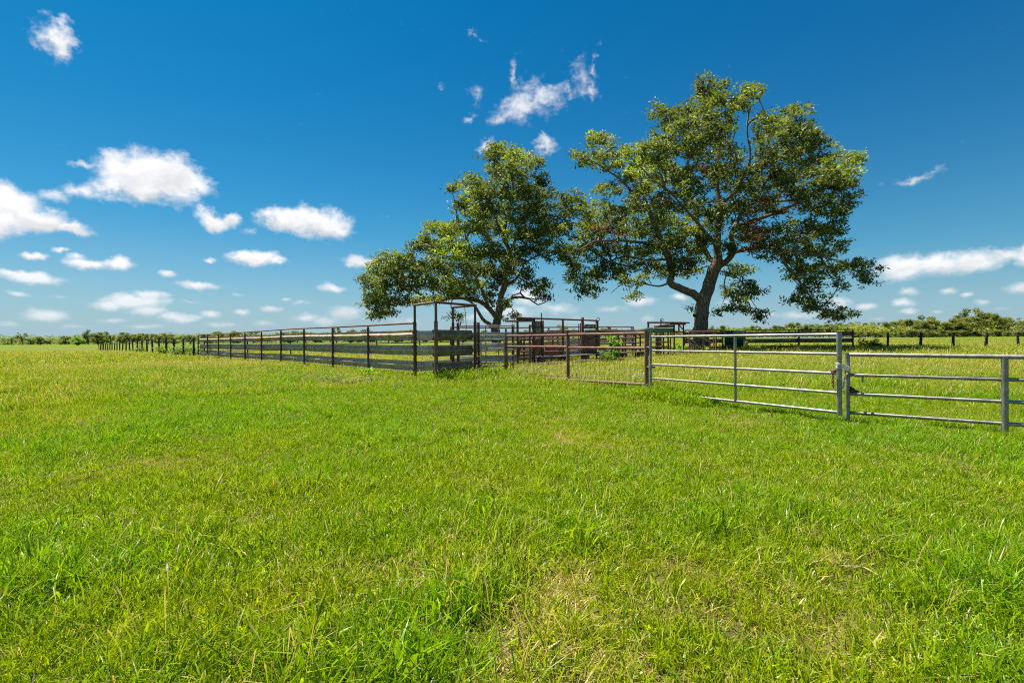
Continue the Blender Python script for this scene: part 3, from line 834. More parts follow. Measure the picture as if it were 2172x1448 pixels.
v0 = at(1009, 757, 17.4)
chain('latch_chain', 'rusty chain looped between the frame and the latch post', [v0 + Vector((-.02, -.06, .05)), v0 + Vector((.05, -.1, 0)), v0 + Vector((.12, -.08, .03)), v0 + Vector((.13, -.1, -.12))], M_RUST, .045, .008)

# ------------------------------------------------------------------ rusty pipe fence with wire mesh
R1 = Vector((-.20, 17.9, 0)); R3 = Vector((3.02, 11.5, 0)); R2 = R1 + (R3 - R1) * .55
root = thing('rusty_pipe_fence', 'rusty red pipe fence with wire mesh left of the long galvanised gate', 'fence', (R1.x, R1.y, 0))
for p, H in ((R1, 1.56), (R2, 1.53), (R3, 1.50)):
    po = pipe('post', root, (p.x, p.y, gzf(p.x, p.y) - .2), (p.x, p.y, H), .047, M_RUST, 12)
    cp = pipe('post_cap', root, (p.x, p.y, H), (p.x, p.y, H + .008), .049, M_RUSTD, 12); cp.parent = po
seg = ((R1, R2, .10, .20), (R2, R3, .20, .30))
for a, b, zb0, zb1 in seg:
    u = (b - a).normalized() * .045
    for za, zc, r_ in ((1.465, 1.452, .036), (1.10, 1.115, .034), (zb0, zb1, .034)):
        pipe('rail', root, (a.x + u.x, a.y + u.y, za), (b.x - u.x, b.y - u.y, zc), r_, M_RUST)
    Vs = []; Qs = []; o = 0; L = (b - a).length; nw = int(L / .20)
    off = Vector((-u.y, u.x, 0)).normalized() * .04
    for k in range(1, nw):
        p = a + (b - a) * (k / nw) + off
        v, q, _ = tube_arrays([(p.x + random.gauss(0, .006), p.y, zb0 + (zb1 - zb0) * k / nw - .02), (p.x, p.y, .76)], .0028, 4, False, o); Vs.append(v); Qs.append(q); o += len(v)
    for h in (0.02, .12, .24, .38, .53):
        pts = [a + (b - a) * t + off for t in np.linspace(0, 1, 7)]
        v, q, _ = tube_arrays([(p.x, p.y, (zb0 + (zb1 - zb0) * t) * (1 - h) + h * .9 + .01 + random.gauss(0, .006)) for p, t in zip(pts, np.linspace(0, 1, 7))], .0030, 4, False, o); Vs.append(v); Qs.append(q); o += len(v)
    obj('wire_mesh', mesh_np('wire_mesh', np.concatenate(Vs) - np.array(root.location), np.concatenate(Qs)), M_WIRE, root)

# ------------------------------------------------------------------ long galvanised swing gate
GA = Vector((3.02, 11.44, 0)); GB = Vector((5.13, 8.03, 0)); gu = (GB - GA)
GA = GA + gu.normalized() * .10
gn = Vector((-gu.y, gu.x, 0)).normalized()
root = thing('swing_gate', 'long five bar galvanised pipe gate tied with white rope', 'gate', (GA.x, GA.y, 0))
for z in (.150, .455, .76, 1.065, 1.372):
    pipe('rail', root, (GA.x, GA.y, z), (GB.x, GB.y, z + .004), .0225 if z < 1.3 else .0255, M_GALV, 12)
pm = GA + (GB - GA) * .535
pipe('upright', root, (GA.x, GA.y, .06), (GA.x, GA.y, 1.40), .031, M_GALV, 12)
pipe('upright', root, (pm.x, pm.y, .13), (pm.x, pm.y, 1.36), .026, M_GALV, 12)
pipe('upright', root, (GB.x, GB.y, .11), (GB.x + .0, GB.y, 1.415), .038, M_GALV, 12)
for z in (.150, .455, .76, 1.065):
    pipe('weld', root, (pm.x, pm.y, z - .022), (pm.x, pm.y, z + .022), .0275, M_RUST, 12)
for z in (.70, 1.14):
    h0 = R3 + Vector((0, 0, 0))
    pipe('hinge', root, (h0.x, h0.y - .05, z), (GA.x + .05, GA.y - .06, z), .016, M_GALVD, 8)
    pipe('hinge_band', root, (GA.x, GA.y, z - .03), (GA.x, GA.y, z + .03), .042, M_GALVD, 12)
    pipe('hinge_bolt', root, (GA.x + .04, GA.y - .045, z), (GA.x + .085, GA.y - .06, z), .022, M_GALVD, 8)
lp = GB - gu.normalized() * .10
block('latch_plate', root, (lp.x, lp.y - .03, .80), .08, .012, .06, M_RUST, math.atan2(gu.y, gu.x))

# short galvanised fence at the right, running out of the picture
QA = Vector((5.34, 8.15, 0)); QB = Vector((6.60, 6.86, 0)); QC = QB + (QB - QA) * 1.25
root = thing('galvanised_pipe_fence', 'low grey galvanised pipe fence of four rails at the right edge', 'fence', (QA.x, QA.y, 0))
pipe('post', root, (QA.x, QA.y, gzf(QA.x, QA.y) - .15), (QA.x, QA.y, 1.085), .034, M_GALVD, 12)
pipe('post', root, (QB.x, QB.y, gzf(QB.x, QB.y) - .15), (QB.x, QB.y, 1.03), .040, M_GALVD, 12)
pipe('post', root, (QC.x, QC.y, gzf(QC.x, QC.y) - .15), (QC.x, QC.y, 1.03), .040, M_GALVD, 12)
for k, (za, zb_, zc) in enumerate(((1.055, 1.055, 1.055), (.736, .752, .765), (.435, .455, .47), (.137, .16, .18))):
    r_ = .030 if k == 0 else .026
    if k == 0:
        pipe('rail', root, (QA.x, QA.y, za), (QC.x, QC.y, zc), r_, M_GALV, 12)
    else:
        pipe('rail', root, (QA.x, QA.y, za), (QB.x, QB.y, zb_), r_, M_GALVD, 12)
        pipe('rail', root, (QB.x, QB.y, zb_), (QC.x, QC.y, zc), r_, M_GALVD, 12)
qu = (QB - QA).normalized()
tri = np.array([QA + qu * .03 + Vector((0, 0, .56)), QA + qu * .03 + Vector((0, 0, .45)), QA + qu * .20 + Vector((0, 0, .45))])
tv = np.array([[*p] for p in tri]) - np.array(root.location); nn = np.array([-qu.y, qu.x, 0]) * .006
obj('gusset', mesh_np('gusset', np.concatenate([tv - nn, tv + nn]), [np.array([[0, 1, 2], [5, 4, 3]]), np.array([[0, 3, 4, 1], [1, 4, 5, 2], [2, 5, 3, 0]])]), M_RUSTD, root)
s_ = QA + qu * .20
pipe('stub', root, (s_.x, s_.y, .725), (s_.x, s_.y, .625), .013, M_GALVD, 8)
pipe('splice', root, (s_.x - qu.x * .1, s_.y - qu.y * .1, .733), (s_.x + qu.x * .02, s_.y + qu.y * .02, .736), .030, M_GALVD, 10)

# rope and chains at the gate end
mid_ = (GB + QA) / 2
def rope(name, label, pts, r, mat, cat):
    pts = [Vector(p) for p in pts]; o0 = pts[0].copy()
    v, q, c = tube_arrays([tuple(p - o0) for p in pts], r, 7)
    return tag(obj(name, mesh_np(name, v, [q, np.array(c)], True), mat, None, o0), label, cat)
lpz = .83
loop = []
ax = (QA - GB); axl = ax.length; ax = ax.normalized(); az_ = Vector((-ax.y, ax.x, 0))
for k, zoff in ((0, .045), (1, .02), (2, -.01)):
    for t in np.linspace(0, 2 * np.pi, 15)[:-1]:
        c = GB + ax * (axl / 2) + ax * ((axl / 2 + .055) * math.cos(t)) + az_ * (.052 * math.sin(t))
        c.z = lpz + zoff - .045 * (math.cos(t)) + random.gauss(0, .004); loop.append(c)
rope('tie_rope', 'white rope tied round the gate end and the fence post', loop, .009, M_ROPE, 'rope')
c0 = QA + Vector((-.06, -.045, .74))
chain('gate_chain', 'bright steel chain hanging beside the fence post at the gate end', [c0 + Vector((.02, 0, .02)), c0 + Vector((-.03, -.01, -.08)), c0 + Vector((-.045, 0, -.22))], M_CHAIN, .036, .006)
c1 = lp + Vector((-.03, -.055, .80))
chain('rusty_chain', 'rusty chain dangling from the gate latch', [c1, c1 + Vector((0, -.005, -.12)), c1 + Vector((.005, -.005, -.26))], M_RUST, .040, .0065)

# ------------------------------------------------------------------ pens behind: sunlit guardrails, back fence, green sheet
A2 = xy(958, 20.8); B2 = xy(1345, 36)
root = thing('guardrail_fence', 'sunlit guardrail fence behind the chute and the low gates', 'fence', (A2[0], A2[1], gzf(*A2)))
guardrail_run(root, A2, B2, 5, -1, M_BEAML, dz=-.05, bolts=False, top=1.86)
A3 = (-25.3, 42.1); B3 = xy(1345, 42.3)
root = thing('pipe_fence', 'far dark pipe fence across the back of the pens', 'fence', (A3[0], A3[1], gzf(*A3)))
nb = 11; pts = [Vector((A3[0] + (B3[0] - A3[0]) * t, A3[1] + (B3[1] - A3[1]) * t, 0)) for t in np.linspace(0, 1, nb)]
for p in pts: p.z = gzf(p.x, p.y)
for p in pts: pipe('post', root, p - Vector((0, 0, .2)), p + Vector((0, 0, 1.66)), .05, M_RUSTD, 8)
for z in (1.66, 1.02, .6):
    pipe('rail', root, pts[0] + Vector((0, 0, z)), pts[-1] + Vector((0, 0, z)), .035, M_RUSTD, 8, [p + Vector((0, 0, z)) for p in pts[1:-1]])
A4 = xy(1452, 42.0); B4 = xy(1532, 42.0)
root = thing('guardrail_fence', 'dark guardrail fence with rusty top rail in front of the big tree trunk', 'fence', (A4[0], A4[1], gzf(*A4)))
ROW2 = (1.28, .72)
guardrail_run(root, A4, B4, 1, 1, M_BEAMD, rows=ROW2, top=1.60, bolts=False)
A5 = xy(1579, 42.0); B5 = xy(1808, 42.0)
root = thing('guardrail_fence', 'dark guardrail fence of two beams right of the green sheet', 'fence', (A5[0], A5[1], gzf(*A5)))
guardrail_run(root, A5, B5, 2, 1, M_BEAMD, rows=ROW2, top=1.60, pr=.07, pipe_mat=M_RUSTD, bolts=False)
a5 = Vector((A5[0], A5[1], gzf(*A5) + .30)); b5 = Vector((B5[0], B5[1], gzf(*B5) + .30))
pipe('bottom_pipe', root, a5, b5, .03, M_RUSTD, 8)

# dark green corrugated sheet hung between the two dark fences
ga_, gb_ = at(1537, 733, 41.7), at(1577, 732, 41.7); gz0 = gzf(ga_.x, ga_.y) + .02
root = thing('green_sheet_gate', 'dark green corrugated sheet closing the gap in the back fence', 'sheet gate', (ga_.x, ga_.y, gz0))
L = gb_.x - ga_.x; ncor = 8
for k in range(3):
    xs = np.linspace(k * L / 3 + .004, (k + 1) * L / 3 - .004, 25); V = []; th = .006
    for s in (0, 1):
        for z in (0, 1.52 + .02 * (k == 1)):
            for x in xs: V.append((x, .018 * math.sin(x / L * 3 * ncor * 2 * np.pi) + s * th, z))
    m = len(xs); F = []
    for i in range(m - 1):
        F += [(i, i + 1, m + i + 1, m + i), (2 * m + i + 1, 2 * m + i, 3 * m + i, 3 * m + i + 1), (m + i, m + i + 1, 3 * m + i + 1, 3 * m + i), (i + 1, i, 2 * m + i, 2 * m + i + 1)]
    obj('sheet', mesh_np('sheet', np.array(V), np.array(F), True), M_TARP, root)
pipe('frame_pipe', root, (ga_.x - .03, ga_.y + .06, gz0 - .1), (ga_.x - .03, ga_.y + .06, gz0 + 1.5), .03, M_RUSTD, 8)
pipe('frame_pipe', root, (gb_.x + .04, ga_.y + .06, gz0 - .1), (gb_.x + .04, ga_.y + .06, gz0 + 1.5), .035, M_GALV, 8)

# ------------------------------------------------------------------ wooden post fences with wires
def post_fence(label, pts, H, r, mat, seed, wires=(.35, .65, .95, 1.25), hvar=.05):
    rr = random.Random(seed); p0 = pts[0]
    root = thing('wooden_post_fence', label, 'fence', (p0[0], p0[1], gzf(*p0)))
    tops = []
    for (x, y) in pts:
        g = gzf(x, y); rd = r * rr.uniform(.85, 1.15); h = H + rr.gauss(0, hvar); lx, ly = rr.gauss(0, .03), rr.gauss(0, .03)
        n = 10; zs = [-.25, 0, h * .5, h - .02, h]; rs = [rd * 1.03, rd * 1.03, rd * rr.uniform(.94, 1.02), rd * .96, rd * .86]
        V, Q, caps = tube_arrays([(lx * z, ly * z, z) for z in zs], rs, n)
        V = V + RNG.normal(0, .006, V.shape)
        me = mesh_np('post', V, [Q, np.array(caps)], True)
        obj('post', me, mat, root, Vector((x, y, g)) - root.location)
        tops.append(Vector((x, y, g)))
    for z in wires:
        mids = []
        for a, b in zip(tops[:-1], tops[1:]):
            mids += [a + Vector((0, -r, z)), (a + b) / 2 + Vector((0, -r, z - .02))]
        pipe('wire', root, mids[0], tops[-1] + Vector((0, -r, z)), .006, M_WIRE, 4, mids[1:])
    return root
fd = Vector((-22.22, 24.4, 0)); fp = Vector((-3.28, 17.3, 0))
post_fence('row of black wooden posts running on from the guardrail fence at left', [((fp + fd * (1.055 + .137 * i)).x, (fp + fd * (1.055 + .137 * i)).y) for i in range(24)], 1.72, .088, M_POSTW, 3, (.4, .7, 1.0, 1.3, 1.55))
post_fence('row of dark wooden posts with wire in the field at right', [xy(1883 + 69.3 * i, 44.0 - .1 * i) for i in range(8)], 1.32, .098, M_POSTW, 4, (.3, .55, .8, 1.05), .03)

# ------------------------------------------------------------------ cattle chute (alley with lifting gates, loading platform, ramp)
def dE(px): return 23.0 + (px - 1097) * (7.0 / 333)
def e1(zx, zy, dd=0.0):           # a point of the alley, read off an enlarged view of the photograph
    px, py = 1040 + zx / 8.688, 660 + zy / 8.688
    return at(px, py, dE(px) + dd)
def e2(zx, zy, dd=0.0):
    px, py = 1250 + zx / 9.873, 660 + zy / 9.873
    return at(px, py, dE(px) + dd)
def e3(zx, zy, d):
    return at(1420 + zx / 12.067, 670 + zy / 12.067, d)
def ground_foot(p, bury=.2): return Vector((p.x, p.y, gzf(p.x, p.y) - bury))
def vpost(root, top, r, mat, name='post', sides=10): return pipe(name, root, ground_foot(top), top, r, mat, sides)

c0 = e1(500, 900)
root = thing('cattle_alley', 'rusty pipe cattle alley with overhead pipe between the lifting gates', 'cattle alley', (c0.x, c0.y, gzf(c0.x, c0.y)))
vpost(root, e1(500, 122), .055, M_RUSTD)
vpost(root, e1(725, 268), .05, M_RUST)
pipe('cross_bar', root, e1(718, 268), e1(795, 266), .045, M_RUST)
pipe('cross_bar', root, e1(285, 181), e1(795, 178), .045, M_RUST)
a, b = e1(485, 122), e1(800, 128)
pipe('overhead_pipe', root, e1(488, 120), e1(1965, 172), .042, M_RUSTD)
pl = (e1(500, 140, .15) + e1(790, 150, .15)) / 2; dl = e1(790, 150) - e1(500, 140)
block('channel', root, pl, dl.length, .20, .09, M_PLATE, math.atan2(dl.y, dl.x))
vpost(root, e1(1337, 152), .05, M_RUSTD)
vpost(root, e1(1240, 400, .2), .045, M_RUST)
for zy, x0, x1, r_ in ((400, 540, 1640, .045), (515, 550, 1640, .038), (630, 840, 1640, .038), (740, 550, 1640, .038), (862, 540, 800, .04)):
    pipe('rail', root, e1(x0, zy, .1), e1(x1, zy, .1), r_, M_RUSTD if zy in (400, 862) else M_RUST)
for zy, m_ in ((362, M_PLYB),):
    pipe('rail', root, e1(1050, zy, 1.2), e1(1620, zy, 1.2), .05, m_)
pipe('rail', root, e1(1660, 393, -.05), e1(1990, 393, -.05), .04, M_RUST)
for zy in (510, 608, 715):
    pipe('rail', root, e1(1660, zy, -.05), e1(2000, zy - 8, -.05), .035, M_RUST)
pipe('rail', root, e1(500, 850, .8), e1(560, 500, .8), .09, M_RUSTD)

for zy, r_ in ((415, .045), (525, .036), (640, .036), (755, .036)):
    pipe('far_rail', root, e1(500, zy, 1.3), e1(2010, zy - 14, 1.3), r_, M_RUST)
for zx in (620, 900, 1150, 1450, 1800):
    vpost(root, e1(zx, 405, 1.35), .045, M_RUST, 'far_post')
a_, b_ = e1(1010, 640, .75), e1(1330, 640, .75)
plate('side_sheet', root, a_, b_, gzf(a_.x, a_.y) + .12, a_.z + .05, .015, M_PLATE)

def lift_gate(label, xl, xr, ytop, boards, plates_, ctrl, ring=None):
    c = e1((xl + xr) / 2, 900)
    root = thing('lifting_gate', label, 'gate', (c.x, c.y, gzf(c.x, c.y)))
    for x_, yt in ((xl, ytop[0]), (xr, ytop[1])):
        p = e1(x_, yt); block('side_post', root, (p.x, p.y, (p.z + gzf(p.x, p.y)) / 2), .13, .10, p.z - gzf(p.x, p.y), M_RUSTD, .5)
    for x0, x1, y0, y1 in boards:
        a_, b_ = e1(x0, y1), e1(x1, y0); plate('board', root, a_, b_, a_.z, b_.z, .05, M_PLY)
        pipe('cross_bar', root, e1(x0 - 10, y1 + 8), e1(x1 + 10, y1 + 8), .035, M_RUSTD)
    for x0, x1, y0, y1 in plates_:
        a_, b_ = e1(x0, y1), e1(x1, y0); plate('steel_plate', root, a_, b_, a_.z, b_.z, .02, M_PLATE)
    for x_, y0, y1 in ctrl:
        pipe('lift_rod', root, e1(x_, y0, -.06), e1(x_ + 4, y1, -.06), .025, M_RUSTD, 8)
    if ring:
        cx_, cy_, rr = ring; pts = [e1(cx_ + rr * math.cos(t), cy_ + rr * math.sin(t), -.06) for t in np.linspace(math.pi, 3 * math.pi - .3, 14)]
        pipe('ring', root, pts[0], pts[-1], .018, M_RUSTD, 6, pts[1:-1])
    return root
lift_gate('narrow lifting gate with grey boards over rust red plate at the alley entrance', 795, 955, (142, 172), [(815, 940, 180, 285), (815, 940, 310, 385)], [(830, 950, 500, 735), (850, 955, 880, 960)], [(940, 28, 300)])
lift_gate('wide lifting gate of dark red plate under two grey boards with a ring', 1695, 1965, (112, 168), [(1735, 1940, 240, 300), (1735, 1940, 345, 388)], [(1715, 1985, 400, 785)], [(1630, 235, 790), (1660, 220, 500)], (1986, 150, 27))

# walkway of grey planks beside the alley
a, b = at(1146, 757, dE(1146) - .5), at(1366, 745.5, dE(1366) - .5)
root = thing('plank_walkway', 'raised walkway of grey planks along the cattle alley', 'walkway', (a.x, a.y, gzf(a.x, a.y)))
u = Vector((b.x - a.x, b.y - a.y, 0)); Lw = u.length; un = u.normalized(); nr = Vector((-un.y, un.x, 0)); rz = math.atan2(u.y, u.x)
for s in range(4):
    for k in range(4):
        c = a + (b - a) * ((s + .5) / 4) + nr * (.02 + .152 * k - .12)
        c.z += random.gauss(0, .006)
        block('plank', root, c, Lw / 4 - .02, .142, .045, M_PLANK, 0, .006, Euler((0, -math.atan2(b.z - a.z, Lw), rz)))
for s in range(6):
    p = a + (b - a) * (s / 5 * .96 + .02); g = gzf(p.x, p.y)
    block('support', root, (p.x + nr.x * .1, p.y + nr.y * .1, (g + p.z - .03) / 2), .12, .45, p.z - .03 - g, M_PLYB, rz)
a2, b2 = at(1143, 778, dE(1146) - 1.5), at(1345, 766, dE(1345) - 1.6)
cc = (a2 + b2) / 2; cu = b2 - a2
root2 = thing('timber_beam', 'old weathered timber beam lying in the grass before the walkway', 'timber', (cc.x, cc.y, gzf(cc.x, cc.y)))
for s in range(3):
    p = a2 + (b2 - a2) * ((s + .5) / 3)
    block('timber', root2, (p.x, p.y, gzf(p.x, p.y) + .12), cu.length / 3 - .03, .18, .20, M_PLYB, math.atan2(cu.y, cu.x) + random.gauss(0, .01), .015)

# alley right part
c0 = e2(195, 900)
root = thing('pipe_corral', 'rusty pipe corral rails between the lifting gate and the green box', 'corral fence', (c0.x, c0.y, gzf(c0.x, c0.y)))
pipe('rail', root, e2(190, 418), e2(975, 420), .055, M_RUSTD)
for zx, yt in ((197, 415), (600, 440), (967, 470)):
    vpost(root, e2(zx, yt), .055, M_RUSTD)
for zx, yt in ((750, 500), (1065, 500), (700, 560), (905, 540)):
    vpost(root, e2(zx, yt, 1.4), .05, M_RUSTD)
for za, zb_ in ((455, 470), (575, 560), (690, 655), (790, 750)):
    pipe('rail', root, e2(200, za), e2(975, zb_), .04, M_RUST)
    if za > 460: pipe('rail', root, e2(700, za - 20, 1.4), e2(1140, zb_ - 5, 1.4), .04, M_RUST)

# loading platform with a green plywood box
c0 = e2(1400, 830)
root = thing('loading_platform', 'rusty pipe loading platform with a faded green box on top', 'loading platform', (c0.x, c0.y, gzf(c0.x, c0.y)))
pA, pB, pC = e2(982, 450, .5), e2(1335, 452, -.6), e2(1768, 452, .2)
zt = e2(1335, 342, -.6).z
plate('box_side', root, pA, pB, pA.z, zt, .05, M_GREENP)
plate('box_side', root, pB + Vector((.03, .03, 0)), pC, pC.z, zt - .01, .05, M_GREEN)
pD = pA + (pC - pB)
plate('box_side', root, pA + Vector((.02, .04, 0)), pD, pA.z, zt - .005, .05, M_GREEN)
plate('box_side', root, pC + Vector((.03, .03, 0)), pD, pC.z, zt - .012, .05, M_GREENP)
for zx in (1240, 1400, 1550, 1650, 1775):
    vpost(root, e2(zx, 455 if zx < 1700 else 250, .1), .05, M_RUSTD)
for zx in (1290, 1480, 1700): vpost(root, e2(zx, 455, 1.6), .045, M_RUST)
vpost(root, e2(1970, 232, .3), .05, M_RUSTD)
for zy in (650, 742):
    pipe('rail', root, e2(1225, zy), e2(1650, zy - 4), .035, M_RUST); pipe('rail', root, e2(1225, zy, 1.6), e2(1700, zy - 4, 1.6), .035, M_RUST)
pipe('top_bar', root, e2(1220, 236), e2(1990, 236), .05, M_RUSTD)
pipe('top_bar_post', root, e2(1235, 345), e2(1235, 236), .055, M_RUSTD)
tl = e2(1690, 246, .35); tr_ = e2(1990, 240, .35); dl = tr_ - tl
block('roof_plate', root, (tl + tr_) / 2, dl.length, .8, .08, M_RUST, math.atan2(dl.y, dl.x))
pipe('cross_bar', root, e2(1690, 268), e2(2010, 266), .05, M_RUSTD)
pipe('brace', root, e2(1880, 280, .2), e2(1950, 375, .2), .035, M_RUSTD)
pipe('brace', root, e2(1875, 440, .2), e2(1875, 270, .2), .05, M_RUST)
pl0, pl1 = e2(1422, 330, .3), e2(1690, 335, .3); dl = pl1 - pl0
block('winch_box', root, (pl0 + pl1) / 2 + Vector((0, 0, .05)), dl.length, .5, .14, M_PLATE, math.atan2(dl.y, dl.x))
pipe('winch_drum', root, e2(1560, 290, .3), e2(1660, 282, .3), .07, M_GALVD, 12)
pipe('lift_rod', root, e2(1500, 335), e2(1497, 160), .035, M_RUSTD, 8)
pts = [e2(1524 + 24 * math.cos(t), 178 + 25 * math.sin(t)) for t in np.linspace(math.pi, 3 * math.pi - .4, 14)]
pipe('ring', root, pts[0], pts[-1], .018, M_RUSTD, 6, pts[1:-1])
pa, pb = e2(1420, 800, .8), e2(1512, 465, .8)
plate('plywood_panel', root, pa, pb, gzf(pa.x, pa.y) + .1, pb.z, .03, M_PLYB)
pipe('rail', root, e2(1790, 425, .3), e2(1990, 440, .3), .04, M_RUST)

# ramp deck with handrails
root = thing('loading_ramp', 'low plank ramp with sloping rusty handrails below the big tree', 'ramp', tuple(ground_foot(e3(635, 900, 31.5), 0)))
DR = 32.0
def r3(zx, zy, dd=0): return e3(zx, zy, DR + dd)
pipe('handrail', root, r3(125, 405, -.8), r3(682, 702, -.8), .045, M_RUST)
pipe('handrail', root, r3(515, 400, .2), r3(1078, 692, .2), .045, M_RUST)
pipe('handrail', root, r3(510, 400, .2), r3(1205, 397, 1.4), .045, M_RUST)
for zx, zy, dd in ((512, 402, .2), (635, 690, -.8), (520, 600, -.8), (870, 420, 1.0), (870, 590, .2), (1032, 680, .2), (1192, 400, 1.4), (1135, 430, 1.6)):
    vpost(root, r3(zx, zy, dd), .05, M_RUST)
d0, d1 = r3(-60, 870, -.8), r3(1200, 880, .6)
for k in range(12):
    t = (k + .5) / 12; a_ = d0 + (d1 - d0) * t
    zz = max(gzf(a_.x, a_.y), gzf(a_.x, a_.y + 1.8)) + .14 - .07 * t + random.gauss(0, .008)
    block('plank', root, (a_.x, a_.y + .9, zz), (d1 - d0).length / 12 - .012, 2.2, .05, M_PLANK, random.gauss(0, .012), .008)
for s in (.2, 1.0, 1.8):
    ca = (d0 + d1) / 2
    block('joist', root, (ca.x, ca.y + s, gzf(ca.x, ca.y + s) + .02), (d1 - d0).length * .98, .10, .14, M_PLYB, math.atan2((d1 - d0).y, (d1 - d0).x))

# ------------------------------------------------------------------ leaves and trees
def leaf_cloud(C, n_per, spread, L, Wd, seed, lv=None, droop=.25, flat=.7, up=.9):
    """folded diamond leaves around centres C (m,3)"""
    r = np.random.default_rng(seed); m = len(C); n = m * n_per
    c = np.repeat(C, n_per, 0) + r.normal(0, 1, (n, 3)) * np.array([spread, spread, spread * flat])
    nrm = r.normal(0, 1, (n, 3)); nrm[:, 2] = np.abs(nrm[:, 2]) + up; nrm /= np.linalg.norm(nrm, axis=1, keepdims=True)
    ax = r.normal(0, 1, (n, 3)); ax[:, 2] -= droop * 2; ax -= nrm * np.sum(ax * nrm, 1, keepdims=True); ax /= np.linalg.norm(ax, axis=1, keepdims=True) + 1e-9
    sd = np.cross(nrm, ax)
    l = (r.uniform(L[0], L[1], n) / 2)[:, None]; w = (r.uniform(Wd[0], Wd[1], n) / 2)[:, None]
    V = np.stack([c - ax * l, c + sd * w + ax * l * .1 - nrm * w * .25, c + ax * l - nrm * l * .2, c - sd * w + ax * l * .1 - nrm * w * .25], 1).reshape(-1, 3)
    i = np.arange(n)[:, None] * 4
    T = np.concatenate([i + np.array([[0, 1, 2]]), i + np.array([[0, 2, 3]])])
    if lv is None: lv = r.uniform(0, 1, m)
    v = np.repeat(lv, n_per) + r.normal(0, .16, n) * (np.repeat(lv, n_per) <= 1)
    hi = np.repeat(lv, n_per) > 1
    v = np.where(hi, np.clip(v, 1.02, 2), np.clip(v, 0, .995))
    return V, T, np.repeat(v, 4)


def catmull(pts, rad, step):
    P_ = [np.array(p, float) for p in pts]; out = []; ro = []
    P_ = [2 * P_[0] - P_[1]] + P_ + [2 * P_[-1] - P_[-2]]
    n = len(pts)
    for i in range(n - 1):
        p0, p1, p2, p3 = P_[i:i + 4]; k = max(2, int(np.linalg.norm(p2 - p1) / step))
        for j in range(k):
            t = j / k
            out.append(.5 * ((2 * p1) + (-p0 + p2) * t + (2 * p0 - 5 * p1 + 4 * p2 - p3) * t * t + (-p0 + 3 * p1 - 3 * p2 + p3) * t ** 3)); ro.append((i + t) / (n - 1))
    out.append(P_[-2]); ro.append(1.0)
    ro = np.array(ro)
    return np.array(out), rad[0] + (rad[1] - rad[0]) * ro ** .85


